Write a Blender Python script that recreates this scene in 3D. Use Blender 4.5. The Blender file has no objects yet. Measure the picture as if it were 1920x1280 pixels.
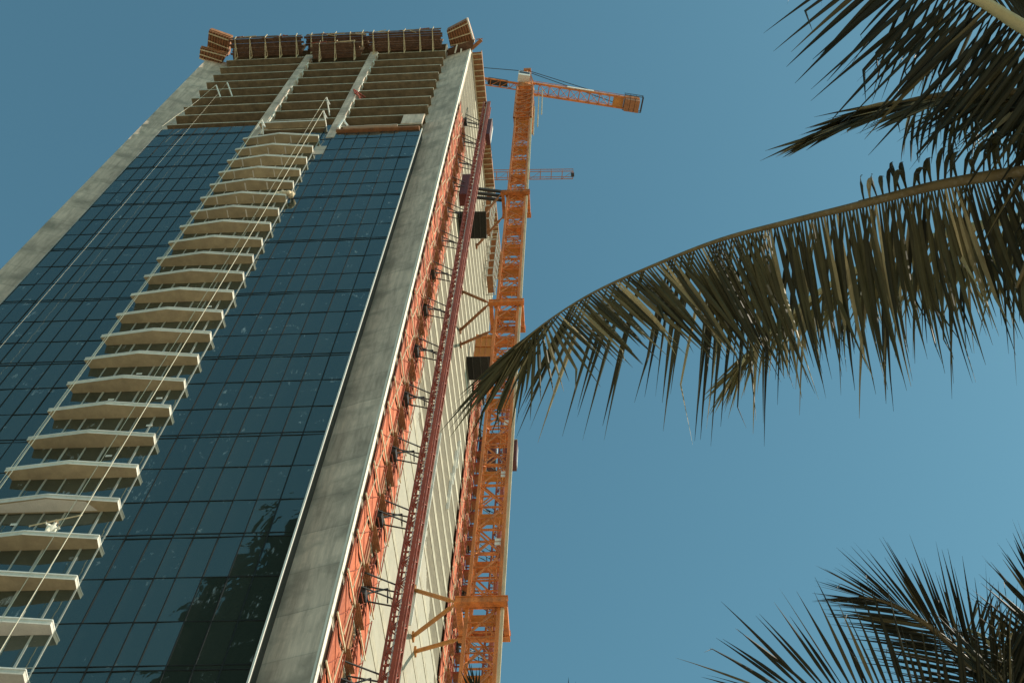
import bpy, math, random
from mathutils import Vector, Matrix, Quaternion
random.seed(7)
R_ = math.radians
sc = bpy.context.scene
col = sc.collection
GZ = -1.6                      # street level; the camera is at the origin

# ---------------------------------------------------------------- camera
CR = Matrix(((0.9979869893691986, -0.031712948508699094, -0.054920469286847726),
             (0.054086597282983304, 0.8778010943013725, 0.47596205609025305),
             (0.033115087862655115, -0.4779744007163955, 0.8777493168414608)))   # columns: right, down, forward
FPX = 2200.0
cam_d = bpy.data.cameras.new('camera'); cam = bpy.data.objects.new('camera', cam_d); col.objects.link(cam)
sc.camera = cam
cam_d.sensor_width = 36; cam_d.lens = 36 * FPX / 1920; cam_d.clip_start = 0.1; cam_d.clip_end = 9000
r, d, f_ = CR.col[0], CR.col[1], CR.col[2]
cam.matrix_world = Matrix(((r[0], -d[0], -f_[0], 0), (r[1], -d[1], -f_[1], 0), (r[2], -d[2], -f_[2], 0), (0, 0, 0, 1)))

def ray(px, py): return CR @ Vector((px - 960, py - 640, FPX))
def atY(px, py, y): v = ray(px, py); return v * (y / v.y)
def atZ(px, py, z): v = ray(px, py); return v * (z / v.z)
def atD(px, py, dist): return ray(px, py).normalized() * dist
def cdir(dx, dy, dz): return (CR @ Vector((dx, dy, dz))).normalized()

# ---------------------------------------------------------------- mesh builder
class MB:
    def __init__(s): s.v = []; s.f = []; s.mi = []
    def poly(s, pts, m=0):
        i = len(s.v); s.v += [tuple(p) for p in pts]; s.f.append(tuple(range(i, i + len(pts)))); s.mi.append(m)
    def hexa(s, p, m=0):       # 8 points: bottom ring 0-3, top ring 4-7
        i = len(s.v); s.v += [tuple(q) for q in p]
        for q in ((3, 2, 1, 0), (4, 5, 6, 7), (0, 1, 5, 4), (1, 2, 6, 5), (2, 3, 7, 6), (3, 0, 4, 7)):
            s.f.append(tuple(i + k for k in q)); s.mi.append(m)
    def box(s, x0, x1, y0, y1, z0, z1, m=0):
        s.hexa([(x0, y0, z0), (x1, y0, z0), (x1, y1, z0), (x0, y1, z0), (x0, y0, z1), (x1, y0, z1), (x1, y1, z1), (x0, y1, z1)], m)
    def bar(s, a, b, w, h=None, up=None, m=0):
        a = Vector(a); b = Vector(b); h = h or w
        t = (b - a)
        if t.length < 1e-6: return
        t.normalize()
        up = Vector(up) if up else (Vector((0, 0, 1)) if abs(t.z) < .95 else Vector((0, 1, 0)))
        x = t.cross(up).normalized() * (w / 2); y = x.cross(t).normalized() * (h / 2)
        s.hexa([a - x - y, a + x - y, a + x + y, a - x + y, b - x - y, b + x - y, b + x + y, b - x + y], m)
    def tube(s, pts, rad, n=6, m=0):
        pts = [Vector(p) for p in pts]; rads = rad if isinstance(rad, (list, tuple)) else [rad] * len(pts)
        i0 = len(s.v); prev = None
        for k, p in enumerate(pts):
            t = (pts[min(k + 1, len(pts) - 1)] - pts[max(k - 1, 0)]).normalized()
            if prev is None:
                u = t.orthogonal().normalized()
            else:
                u = (prev - t * prev.dot(t)).normalized()
            prev = u; w = t.cross(u)
            for j in range(n):
                a = 2 * math.pi * j / n; s.v.append(tuple(p + (u * math.cos(a) + w * math.sin(a)) * rads[k]))
        for k in range(len(pts) - 1):
            for j in range(n):
                a = i0 + k * n + j; b = i0 + k * n + (j + 1) % n
                s.f.append((a, b, b + n, a + n)); s.mi.append(m)
        s.f.append(tuple(i0 + j for j in reversed(range(n)))); s.mi.append(m)
        e = i0 + (len(pts) - 1) * n; s.f.append(tuple(e + j for j in range(n))); s.mi.append(m)
    def prism(s, pts, z0, z1, m=0):
        n = len(pts); i = len(s.v)
        s.v += [(p[0], p[1], z0) for p in pts] + [(p[0], p[1], z1) for p in pts]
        s.f.append(tuple(i + k for k in reversed(range(n)))); s.mi.append(m)
        s.f.append(tuple(i + n + k for k in range(n))); s.mi.append(m)
        for k in range(n):
            k2 = (k + 1) % n; s.f.append((i + k, i + k2, i + n + k2, i + n + k)); s.mi.append(m)
    def build(s, name, mats, parent=None, smooth=False, bevel=0):
        me = bpy.data.meshes.new(name); me.from_pydata(s.v, [], s.f)
        for m in (mats if isinstance(mats, (list, tuple)) else [mats]): me.materials.append(m)
        for p, k in zip(me.polygons, s.mi): p.material_index = k
        if smooth:
            for p in me.polygons: p.use_smooth = True
        me.update()
        o = bpy.data.objects.new(name, me); col.objects.link(o)
        if parent:
            o.parent = parent
            lp = parent; off = Vector((0, 0, 0))
            while lp: off += lp.location; lp = lp.parent
            o.location = (0, 0, 0); me.transform(Matrix.Translation(-off))
        if bevel:
            b = o.modifiers.new('bevel', 'BEVEL'); b.width = bevel; b.segments = 2; b.limit_method = 'ANGLE'
        return o

def tag(o, label=None, cat=None, group=None, kind=None):
    if label: o['label'] = label
    if cat: o['category'] = cat
    if group: o['group'] = group
    if kind: o['kind'] = kind
    return o
def empty(name, loc, label, cat, group=None):
    o = bpy.data.objects.new(name, None); o.location = loc; o.empty_display_size = .5; col.objects.link(o)
    return tag(o, label, cat, group)
def copy_tree(o, parent=None):
    c = o.copy(); col.objects.link(c)
    if parent: c.parent = parent
    for ch in list(o.children): copy_tree(ch, c)
    return c

# ---------------------------------------------------------------- materials
def mat(name):
    m = bpy.data.materials.new(name); m.use_nodes = True
    nt = m.node_tree; return m, nt, nt.nodes['Principled BSDF']
def node(nt, t, **kw):
    n = nt.nodes.new(t)
    for k, v in kw.items():
        if k.startswith('i_'):
            key = k[2:]
            n.inputs[int(key) if key.isdigit() else key.replace('_', ' ')].default_value = v
        else: setattr(n, k, v)
    return n
def lnk(nt, a, b): nt.links.new(a, b)
def ramp(nt, stops):
    n = nt.nodes.new('ShaderNodeValToRGB'); e = n.color_ramp.elements
    e[0].position, e[0].color = stops[0][0], (*stops[0][1], 1)
    e[1].position, e[1].color = stops[-1][0], (*stops[-1][1], 1)
    for p, c in stops[1:-1]:
        x = e.new(p); x.color = (*c, 1)
    return n
def worn(name, c, rough=.6, var=.35, scale=3., metal=0., streak=True, bump=.15, dirt=(.3, .28, .24), dirt_amt=.25, rand=.1):
    """paint or plain stuff with blotches, vertical runs and per-object variation"""
    m, nt, b = mat(name)
    co = node(nt, 'ShaderNodeTexCoord')
    mp = node(nt, 'ShaderNodeMapping'); mp.inputs['Scale'].default_value = (1, 1, .18 if streak else 1)
    lnk(nt, co.outputs['Object'], mp.inputs['Vector'])
    n1 = node(nt, 'ShaderNodeTexNoise', i_Scale=scale, i_Detail=6., i_Roughness=.65); lnk(nt, mp.outputs[0], n1.inputs['Vector'])
    n2 = node(nt, 'ShaderNodeTexNoise', i_Scale=scale * 7, i_Detail=4.); lnk(nt, co.outputs['Object'], n2.inputs['Vector'])
    lo = tuple(x * (1 - var) for x in c); hi = tuple(min(1, x * (1 + var)) for x in c)
    rp = ramp(nt, [(.3, lo), (.7, hi)]); lnk(nt, n1.outputs['Fac'], rp.inputs[0])
    rd = ramp(nt, [(.52, (0, 0, 0)), (.72, (1, 1, 1))]); lnk(nt, n2.outputs['Fac'], rd.inputs[0])
    ml = node(nt, 'ShaderNodeMath', operation='MULTIPLY'); ml.inputs[1].default_value = dirt_amt; lnk(nt, rd.outputs[0], ml.inputs[0])
    mx = node(nt, 'ShaderNodeMix', data_type='RGBA'); mx.inputs['B'].default_value = (*dirt, 1)
    lnk(nt, ml.outputs[0], mx.inputs['Factor']); lnk(nt, rp.outputs[0], mx.inputs['A'])
    out = mx.outputs['Result']
    if rand:
        oi = node(nt, 'ShaderNodeObjectInfo'); mr = node(nt, 'ShaderNodeMapRange'); mr.inputs['To Min'].default_value = 1 - rand; mr.inputs['To Max'].default_value = 1 + rand
        lnk(nt, oi.outputs['Random'], mr.inputs['Value'])
        hs = node(nt, 'ShaderNodeHueSaturation'); lnk(nt, mr.outputs[0], hs.inputs['Value']); lnk(nt, out, hs.inputs['Color']); out = hs.outputs[0]
    lnk(nt, out, b.inputs['Base Color'])
    b.inputs['Roughness'].default_value = rough; b.inputs['Metallic'].default_value = metal
    if bump:
        bp = node(nt, 'ShaderNodeBump', i_Strength=bump, i_Distance=.02); lnk(nt, n2.outputs['Fac'], bp.inputs['Height']); lnk(nt, bp.outputs[0], b.inputs['Normal'])
    return m

def concrete(name, c, joint=3.611, zoff=.0, stain=(.15, .14, .11), stain_amt=.6, pour=True):
    """cast concrete: pour joints, board texture, rain stains"""
    m, nt, b = mat(name)
    co = node(nt, 'ShaderNodeTexCoord')
    sp = node(nt, 'ShaderNodeSeparateXYZ'); lnk(nt, co.outputs['Object'], sp.inputs[0])
    n1 = node(nt, 'ShaderNodeTexNoise', i_Scale=.35, i_Detail=8., i_Roughness=.6); lnk(nt, co.outputs['Object'], n1.inputs['Vector'])
    mp = node(nt, 'ShaderNodeMapping'); mp.inputs['Scale'].default_value = (2.2, 2.2, .25); lnk(nt, co.outputs['Object'], mp.inputs['Vector'])
    n2 = node(nt, 'ShaderNodeTexNoise', i_Scale=1., i_Detail=7., i_Roughness=.7); lnk(nt, mp.outputs[0], n2.inputs['Vector'])
    n3 = node(nt, 'ShaderNodeTexNoise', i_Scale=9., i_Detail=5.); lnk(nt, co.outputs['Object'], n3.inputs['Vector'])
    # per-lift tone: floor(z/joint) -> white noise
    dz = node(nt, 'ShaderNodeMath', operation='DIVIDE'); dz.inputs[1].default_value = joint
    az = node(nt, 'ShaderNodeMath', operation='SUBTRACT'); az.inputs[1].default_value = zoff
    wob = node(nt, 'ShaderNodeMath', operation='MULTIPLY_ADD'); wob.inputs[1].default_value = .5; lnk(nt, n1.outputs['Fac'], wob.inputs[0]); lnk(nt, sp.outputs['Z'], wob.inputs[2])
    lnk(nt, wob.outputs[0], az.inputs[0]); lnk(nt, az.outputs[0], dz.inputs[0])
    fl = node(nt, 'ShaderNodeMath', operation='FLOOR'); lnk(nt, dz.outputs[0], fl.inputs[0])
    wn = node(nt, 'ShaderNodeTexWhiteNoise', noise_dimensions='1D'); lnk(nt, fl.outputs[0], wn.inputs['W'])
    fr = node(nt, 'ShaderNodeMath', operation='FRACT'); lnk(nt, dz.outputs[0], fr.inputs[0])
    jt = ramp(nt, [(.0, (1, 1, 1)), (.03, (.2, .2, .2)), (.10, (0, 0, 0))]); lnk(nt, fr.outputs[0], jt.inputs[0])
    base = ramp(nt, [(.28, tuple(x * .58 for x in c)), (.5, c), (.72, tuple(min(1, x * 1.32) for x in c))]); lnk(nt, n2.outputs['Fac'], base.inputs[0])
    hs = node(nt, 'ShaderNodeHueSaturation'); mr = node(nt, 'ShaderNodeMapRange'); mr.inputs['To Min'].default_value = .86; mr.inputs['To Max'].default_value = 1.12
    lnk(nt, wn.outputs['Value'], mr.inputs['Value']); lnk(nt, mr.outputs[0], hs.inputs['Value']); lnk(nt, base.outputs[0], hs.inputs['Color'])
    st = ramp(nt, [(.48, (0, 0, 0)), (.68, (1, 1, 1))]); lnk(nt, n1.outputs['Fac'], st.inputs[0])
    sm = node(nt, 'ShaderNodeMath', operation='MULTIPLY'); sm.inputs[1].default_value = stain_amt; lnk(nt, st.outputs[0], sm.inputs[0])
    s2 = node(nt, 'ShaderNodeMath', operation='MULTIPLY'); lnk(nt, sm.outputs[0], s2.inputs[0]); lnk(nt, n2.outputs['Fac'], s2.inputs[1])
    m1 = node(nt, 'ShaderNodeMix', data_type='RGBA'); m1.inputs['B'].default_value = (*stain, 1); lnk(nt, s2.outputs[0], m1.inputs['Factor']); lnk(nt, hs.outputs[0], m1.inputs['A'])
    jm = node(nt, 'ShaderNodeMath', operation='MULTIPLY'); jm.inputs[1].default_value = .5 if pour else 0; lnk(nt, jt.outputs[0], jm.inputs[0])
    m2 = node(nt, 'ShaderNodeMix', data_type='RGBA'); m2.inputs['B'].default_value = (*stain, 1); lnk(nt, jm.outputs[0], m2.inputs['Factor']); lnk(nt, m1.outputs['Result'], m2.inputs['A'])
    lnk(nt, m2.outputs['Result'], b.inputs['Base Color']); b.inputs['Roughness'].default_value = .85
    bp = node(nt, 'ShaderNodeBump', i_Strength=.35, i_Distance=.03)
    ad = node(nt, 'ShaderNodeMath', operation='ADD'); lnk(nt, n3.outputs['Fac'], ad.inputs[0]); lnk(nt, jt.outputs[0], ad.inputs[1]); lnk(nt, ad.outputs[0], bp.inputs['Height']); lnk(nt, bp.outputs[0], b.inputs['Normal'])
    return m

def glass_mat():
    m, nt, b = mat('tinted_curtain_glass')
    ge = node(nt, 'ShaderNodeNewGeometry'); co = node(nt, 'ShaderNodeTexCoord')
    rp = ramp(nt, [(0, (.018, .026, .022)), (1, (.036, .046, .038))]); lnk(nt, ge.outputs['Random Per Island'], rp.inputs[0])
    # dried smears and torn protective film
    n1 = node(nt, 'ShaderNodeTexNoise', i_Scale=.38, i_Detail=4., i_Roughness=.6, i_Distortion=2.2); lnk(nt, co.outputs['Object'], n1.inputs['Vector'])
    mp = node(nt, 'ShaderNodeMapping'); mp.inputs['Scale'].default_value = (3, 3, .6); lnk(nt, co.outputs['Object'], mp.inputs['Vector'])
    n2 = node(nt, 'ShaderNodeTexNoise', i_Scale=1.3, i_Detail=6., i_Roughness=.7); lnk(nt, mp.outputs[0], n2.inputs['Vector'])
    r1 = ramp(nt, [(.60, (0, 0, 0)), (.68, (1, 1, 1))]); lnk(nt, n1.outputs['Fac'], r1.inputs[0])
    r2 = ramp(nt, [(.5, (0, 0, 0)), (.68, (1, 1, 1))]); lnk(nt, n2.outputs['Fac'], r2.inputs[0])
    mu = node(nt, 'ShaderNodeMath', operation='MULTIPLY'); lnk(nt, r1.outputs[0], mu.inputs[0]); lnk(nt, r2.outputs[0], mu.inputs[1])
    m2 = node(nt, 'ShaderNodeMath', operation='MULTIPLY'); m2.inputs[1].default_value = .75; lnk(nt, mu.outputs[0], m2.inputs[0])
    mx = node(nt, 'ShaderNodeMix', data_type='RGBA'); mx.inputs['B'].default_value = (.45, .50, .52, 1); lnk(nt, m2.outputs[0], mx.inputs['Factor']); lnk(nt, rp.outputs[0], mx.inputs['A'])
    lnk(nt, mx.outputs['Result'], b.inputs['Base Color'])
    b.inputs['IOR'].default_value = GLASS_IOR; b.inputs['Specular Tint'].default_value = (.86, 1, .93, 1)
    rr = node(nt, 'ShaderNodeMapRange'); rr.inputs['To Min'].default_value = .03; rr.inputs['To Max'].default_value = .5; lnk(nt, m2.outputs[0], rr.inputs['Value']); lnk(nt, rr.outputs[0], b.inputs['Roughness'])
    nb = node(nt, 'ShaderNodeTexNoise', i_Scale=.55, i_Detail=2.5, i_Distortion=.6); lnk(nt, co.outputs['Object'], nb.inputs['Vector'])
    bp = node(nt, 'ShaderNodeBump', i_Strength=.30, i_Distance=.06); lnk(nt, nb.outputs['Fac'], bp.inputs['Height']); lnk(nt, bp.outputs[0], b.inputs['Normal'])
    return m
def leaf_mat(name, c1, c2, c3):
    m, nt, b = mat(name)
    ge = node(nt, 'ShaderNodeNewGeometry'); co = node(nt, 'ShaderNodeTexCoord')
    rp = ramp(nt, [(0, c1), (.55, c2), (.84, c2), (1, c3)]); lnk(nt, ge.outputs['Random Per Island'], rp.inputs[0])  # darkest leaflets carry shade and palest carry sunlight in their colour
    n = node(nt, 'ShaderNodeTexNoise', i_Scale=6., i_Detail=5.); lnk(nt, co.outputs['Object'], n.inputs['Vector'])
    hs = node(nt, 'ShaderNodeHueSaturation'); mr = node(nt, 'ShaderNodeMapRange'); mr.inputs['To Min'].default_value = .6; mr.inputs['To Max'].default_value = 1.4
    lnk(nt, n.outputs['Fac'], mr.inputs['Value']); lnk(nt, mr.outputs[0], hs.inputs['Value']); lnk(nt, rp.outputs[0], hs.inputs['Color'])
    lnk(nt, hs.outputs[0], b.inputs['Base Color']); b.inputs['Roughness'].default_value = .55
    b.inputs['Specular IOR Level'].default_value = .25
    tr = node(nt, 'ShaderNodeBsdfTranslucent'); lnk(nt, hs.outputs[0], tr.inputs['Color'])
    ms = node(nt, 'ShaderNodeMixShader'); ms.inputs[0].default_value = .08
    lnk(nt, b.outputs[0], ms.inputs[1]); lnk(nt, tr.outputs[0], ms.inputs[2])
    lnk(nt, ms.outputs[0], nt.nodes['Material Output'].inputs['Surface'])
    return m
def mesh_screen_mat():
    """orange debris-mesh on a steel frame: fine woven pattern and creases"""
    m, nt, b = mat('orange_mesh')
    co = node(nt, 'ShaderNodeTexCoord'); oi = node(nt, 'ShaderNodeObjectInfo')
    n = node(nt, 'ShaderNodeTexNoise', i_Scale=1.6, i_Detail=7., i_Roughness=.7); lnk(nt, co.outputs['Object'], n.inputs['Vector'])
    rp = ramp(nt, [(.3, (.30, .065, .026)), (.55, (.52, .125, .050)), (.75, (.60, .19, .09))]); lnk(nt, n.outputs['Fac'], rp.inputs[0])
    hs = node(nt, 'ShaderNodeHueSaturation'); mr = node(nt, 'ShaderNodeMapRange'); mr.inputs['To Min'].default_value = .75; mr.inputs['To Max'].default_value = 1.15
    lnk(nt, oi.outputs['Random'], mr.inputs['Value']); lnk(nt, mr.outputs[0], hs.inputs['Value']); lnk(nt, rp.outputs[0], hs.inputs['Color'])
    lnk(nt, hs.outputs[0], b.inputs['Base Color']); b.inputs['Roughness'].default_value = .8
    w = node(nt, 'ShaderNodeTexNoise', i_Scale=5., i_Detail=3.); lnk(nt, co.outputs['Object'], w.inputs['Vector'])
    bp = node(nt, 'ShaderNodeBump', i_Strength=.6, i_Distance=.06); lnk(nt, w.outputs['Fac'], bp.inputs['Height']); lnk(nt, bp.outputs[0], b.inputs['Normal'])
    return m
def infill_mat():
    """block infill: bare blockwork up high, cream render on the lowest storeys"""
    m, nt, b = mat('infill_blockwork')
    co = node(nt, 'ShaderNodeTexCoord'); sp = node(nt, 'ShaderNodeSeparateXYZ'); lnk(nt, co.outputs['Object'], sp.inputs[0])
    cb = node(nt, 'ShaderNodeCombineXYZ'); lnk(nt, sp.outputs['Y'], cb.inputs['X']); lnk(nt, sp.outputs['Z'], cb.inputs['Y'])
    br = node(nt, 'ShaderNodeTexBrick'); br.inputs['Scale'].default_value = 1.; br.inputs['Brick Width'].default_value = .8; br.inputs['Row Height'].default_value = .4; br.inputs['Mortar Size'].default_value = .03
    br.inputs['Color1'].default_value = (.175, .148, .098, 1); br.inputs['Color2'].default_value = (.130, .110, .072, 1); br.inputs['Mortar'].default_value = (.10, .086, .06, 1)
    lnk(nt, cb.outputs[0], br.inputs['Vector'])
    n = node(nt, 'ShaderNodeTexNoise', i_Scale=.35, i_Detail=6.); lnk(nt, co.outputs['Object'], n.inputs['Vector'])
    # height limit of the render coat, ragged per bay
    ad = node(nt, 'ShaderNodeMath', operation='MULTIPLY_ADD'); ad.inputs[1].default_value = -14; lnk(nt, n.outputs['Fac'], ad.inputs[0]); lnk(nt, sp.outputs['Z'], ad.inputs[2])
    yz = node(nt, 'ShaderNodeMath', operation='MULTIPLY_ADD'); yz.inputs[1].default_value = .55; lnk(nt, sp.outputs['Y'], yz.inputs[0]); lnk(nt, ad.outputs[0], yz.inputs[2])
    lt = node(nt, 'ShaderNodeMath', operation='LESS_THAN'); lt.inputs[1].default_value = 73.; lnk(nt, yz.outputs[0], lt.inputs[0])
    mx = node(nt, 'ShaderNodeMix', data_type='RGBA'); mx.inputs['B'].default_value = (.34, .315, .255, 1); lnk(nt, lt.outputs[0], mx.inputs['Factor']); lnk(nt, br.outputs['Color'], mx.inputs['A'])
    hs = node(nt, 'ShaderNodeHueSaturation'); mr = node(nt, 'ShaderNodeMapRange'); mr.inputs['To Min'].default_value = .75; mr.inputs['To Max'].default_value = 1.25
    n2 = node(nt, 'ShaderNodeTexNoise', i_Scale=1.2, i_Detail=6., i_Roughness=.7); lnk(nt, co.outputs['Object'], n2.inputs['Vector'])
    lnk(nt, n2.outputs['Fac'], mr.inputs['Value']); lnk(nt, mr.outputs[0], hs.inputs['Value']); lnk(nt, mx.outputs['Result'], hs.inputs['Color'])
    lnk(nt, hs.outputs[0], b.inputs['Base Color']); b.inputs['Roughness'].default_value = .9
    return m

GLASS_IOR = 2.3
SKY_TINT = (.79, 1.24, 1.0)
M = dict(
    fin=concrete('grey_cast_concrete', (.57, .455, .365), stain_amt=1.3),
    slab=concrete('slab_edge_concrete', (.42, .38, .29), joint=50, stain_amt=.5, pour=False),
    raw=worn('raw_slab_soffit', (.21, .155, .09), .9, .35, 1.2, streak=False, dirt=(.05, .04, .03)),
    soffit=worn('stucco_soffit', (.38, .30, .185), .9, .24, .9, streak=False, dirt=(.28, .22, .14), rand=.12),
    ledge=worn('ledge_white', (.66, .63, .55), .8, .12, 2.),
    primed=worn('primed_ledge', (.66, .62, .55), .85, .1, 2.),
    infill=infill_mat(), glass=glass_mat(), mesh=mesh_screen_mat(),
    dark=worn('dark_mullion', (.004, .006, .007), .9, .2, 4., bump=0, dirt_amt=.0),
    alu=worn('pale_aluminium', (.42, .42, .38), .45, .15, 4., metal=.2, bump=0),
    trim=worn('white_trim', (.72, .71, .66), .5, .08, 3., bump=0),
    returnp=worn('dark_return_panel', (.030, .030, .026), .6, .3, 2.),
    steel=worn('orange_crane_paint', (.52, .165, .035), .55, .48, 1.5, dirt=(.16, .07, .03), dirt_amt=.65),
    steel2=worn('amber_crane_paint', (.48, .19, .035), .55, .2, 1.5, dirt=(.25, .12, .05)),
    red=worn('red_hoist_paint', (.27, .058, .026), .5, .3, 2., dirt=(.10, .03, .02), dirt_amt=.5),
    maroon=worn('maroon_paint', (.085, .014, .014), .5, .25, 2.),
    ply=worn('formwork_plywood', (.28, .125, .05), .7, .4, 1.6, dirt=(.10, .05, .03), dirt_amt=.5),
    plyd=worn('old_formwork_ply', (.125, .062, .034), .8, .5, 1.3, dirt=(.03, .02, .015), dirt_amt=.5),
    timber=worn('pale_timber', (.55, .45, .29), .75, .25, 3.),
    beam=worn('rust_brown_beam', (.30, .12, .045), .7, .35, 2.),
    jib2=worn('faded_pink_paint', (.33, .15, .10), .6, .25, 2., bump=0),
    black=worn('black_net', (.012, .013, .011), .85, .5, 5.),
    blacks=worn('black_steel', (.015, .014, .014), .55, .3, 5., bump=0),
    galv=worn('galvanised_tube', (.60, .59, .54), .4, .15, 4., metal=.25, bump=0),
    rope=worn('cream_rope', (.66, .60, .47), .8, .15, 8.),
    board=worn('beige_board', (.52, .44, .36), .8, .08, 2.),
    white=worn('white_cloth', (.72, .70, .62), .9, .08, 5., streak=False),
    skin=worn('brown_skin', (.26, .14, .085), .6, .1, 6., streak=False),
    sack=worn('beige_sacking', (.62, .50, .34), .95, .25, 4., streak=False),
    leaf=leaf_mat('palm_leaf', (.014, .014, .006), (.056, .051, .022), (.36, .30, .17)),
    leafd=leaf_mat('palm_leaf_dark', (.008, .009, .004), (.020, .019, .008), (.13, .105, .05)),  # base darkened to hold the deep shade on these fronds
    leafy=leaf_mat('palm_leaf_pale', (.09, .08, .03), (.15, .125, .055), (.32, .26, .14)),
    midrib=worn('palm_midrib', (.105, .074, .024), .5, .25, 5., streak=False),
    midy=worn('palm_midrib_pale', (.40, .36, .20), .5, .15, 5., streak=False),
    trunk=worn('palm_trunk', (.17, .14, .11), .9, .35, 4., streak=False, bump=.6),
    sand=worn('sandy_ground', (.42, .36, .27), .95, .2, .08, streak=False, bump=0, rand=0),
    asphalt=worn('asphalt', (.055, .055, .055), .9, .2, .5, streak=False, rand=0),
    paint=worn('road_paint', (.7, .7, .66), .8, .1, 3., rand=0),
    kerb=worn('kerb_stone', (.4, .39, .36), .9, .15, 2., rand=0),
    facade2=worn('dark_stone_cladding', (.15, .138, .105), .8, .3, .4, streak=False),
    pane2=worn('black_window', (.012, .014, .015), .15, .2, 1., bump=0),
)

# ---------------------------------------------------------------- measured dimensions
FH = 3.611; Z0 = 43.67                   # storey height, level 0 of the numbered storeys
def zl(n): return Z0 + FH * n
GX0, GX1, GY = -48.33, -16.93, 42.0      # curtain wall: left, right, plane
BX0, BX1 = -36.97, -28.30                # centre bay
FY = 43.2                                # plane of the concrete end walls
CX = -13.62; LX = -51.68; CY = 42.2                 # outer corners
TOP = 168.1
SD = Vector((0.0279, 0.99961, 0)); SN = Vector((0.99961, -0.0279, 0))
C0 = Vector((CX, CY, 0)); DEP = 36.0
def side(s, off, z): q = C0 + SD * s + SN * off; return Vector((q.x, q.y, z))
def sbox(mb, s0, s1, o0, o1, z0, z1, m=0):
    mb.hexa([side(s0, o0, z0), side(s0, o1, z0), side(s1, o1, z0), side(s1, o0, z0), side(s0, o0, z1), side(s0, o1, z1), side(s1, o1, z1), side(s1, o0, z1)], m)

# ---------------------------------------------------------------- ground and street
b = MB(); b.poly([(-4000, -4000, GZ), (4000, -4000, GZ), (4000, 4000, GZ), (-4000, 4000, GZ)]); tag(b.build('ground', M['sand']), kind='structure')
b = MB(); b.box(-400, 400, 14, 26, GZ - .2, GZ + .004); tag(b.build('road', M['asphalt']), kind='structure')
b = MB()
for i in range(-40, 40): b.poly([(i * 9, 19.9, GZ + .008), (i * 9 + 3, 19.9, GZ + .008), (i * 9 + 3, 20.05, GZ + .008), (i * 9, 20.05, GZ + .008)])
tag(b.build('road_marking', M['paint']), kind='structure')
b = MB(); b.box(-400, 400, 26, 32, GZ - .2, GZ + .13); b.box(-400, 400, 8, 14, GZ - .2, GZ + .13); tag(b.build('pavement', M['kerb']), kind='structure')

# ---------------------------------------------------------------- the tower
tower = empty('unfinished_tower', (-33, 60, GZ), 'unfinished high-rise tower with dark glass front, bare concrete slabs on top and sunlit side wall', 'building')
b = MB(); b.prism([(-17.38, FY + .06), (CX, CY), (CX + .02, CY + .9), (-17.38, FY + .96)], GZ, TOP)
b.build('end_wall', M['fin'], tower)
b = MB(); b.prism([(LX, CY), (-47.6, FY + .2), (-47.6, FY + 1.1), (LX, CY + .9)], GZ, 166.2); w = b.build('end_wall', M['fin'], tower)
b = MB(); sbox(b, .9, 1.0 + DEP, -.9, -.012, GZ, 166.6); b.build('side_infill', M['infill'], tower)
b = MB(); sbox(b, 0.02, .42, -.2, .012, GZ, TOP + .003); b.build('corner_edge', M['ledge'], tower)  # white colour gives this strip of concrete its sunlit look
b = MB(); q = side(DEP + 1, 0, 0)
b.prism([(LX, CY + .902), (LX + .5, CY + .902), (LX + .5, q.y), (LX, q.y)], GZ, 166)
b.build('rear_wall', M['fin'], tower)
b = MB(); b.prism([(LX + .5, q.y - .5), (q.x - 1, q.y - .5), (q.x - 1, q.y), (LX + .5, q.y)], GZ, 166); b.build('rear_wall', M['fin'], tower)
b = MB(); b.box(-46, -20, 52, 52.5, GZ, 166); b.build('core_wall', M['raw'], tower)
b = MB(); b.box(-47.5, -17.5, 48, 48.3, zl(-1), 166); b.build('partition_wall', M['raw'], tower)
for n in range(-1, 35):
    z = zl(n) + .72
    pr = [side(1.0, -.1, 0), side(1.0, .016, 0), side(DEP + 1, .016, 0), side(DEP + 1, -3, 0)]
    b = MB()
    open_ = n >= 24
    fy = 42.06 if open_ else 42.45
    x0 = GX0 + .05; x1 = -17.1
    b.prism([(x0, fy), (x1, fy), (x1, FY + .0), (x1, FY + 1.05), (pr[0].x, pr[0].y + .12), (pr[1].x, pr[1].y + .12), (pr[2].x, pr[2].y - .6), (LX + .6, q.y - .6), (LX + .6, FY + 1.2), (x0, FY + 1.2)], z - (.0 if open_ else .08), z + (.26 if open_ else .34))
    # the underside is bare shuttered concrete
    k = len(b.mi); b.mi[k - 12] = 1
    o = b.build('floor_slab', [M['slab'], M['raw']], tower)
    e = MB(); s_ = 7.35; hb, ht = random.uniform(.30, .45), random.uniform(.42, .62)
    while s_ < DEP + .8:                              # cast edge band on the side wall, in pours
        s2 = min(DEP + .9, s_ + random.uniform(4, 9)); d_ = random.uniform(-.04, .04)
        sbox(e, s_, s2 - .03, -.02, .024 + random.uniform(0, .01), z - hb + d_, z + ht + d_); s_ = s2
    e.build('edge_band', M['slab'], o)
# columns between the bays
for cx0, w_ in ((-36.95, .98), (-27.72, .98)):
    b = MB(); b.box(cx0, cx0 + w_, 41.95, 42.9, zl(23) + .5, 164.4)
    o = b.build('column', M['fin'], tower)
    for n in range(24, 34):
        c = MB(); z = zl(n) + .72; c.box(cx0 + w_ + .002, cx0 + w_ + .13, 41.97, 42.5, z - 1.0, z + .5)
        c.box(cx0 - .02, cx0 + w_ + .02, 41.93, 41.948, z + .22, z + .28)
        c.build('form_collar', M['ledge'], o)
b = MB(); b.box(-19.6, -17.15, 41.98, 42.3, zl(24) + .985, zl(25) + .715); b.build('infill_panel', M['fin'], tower)
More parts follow.
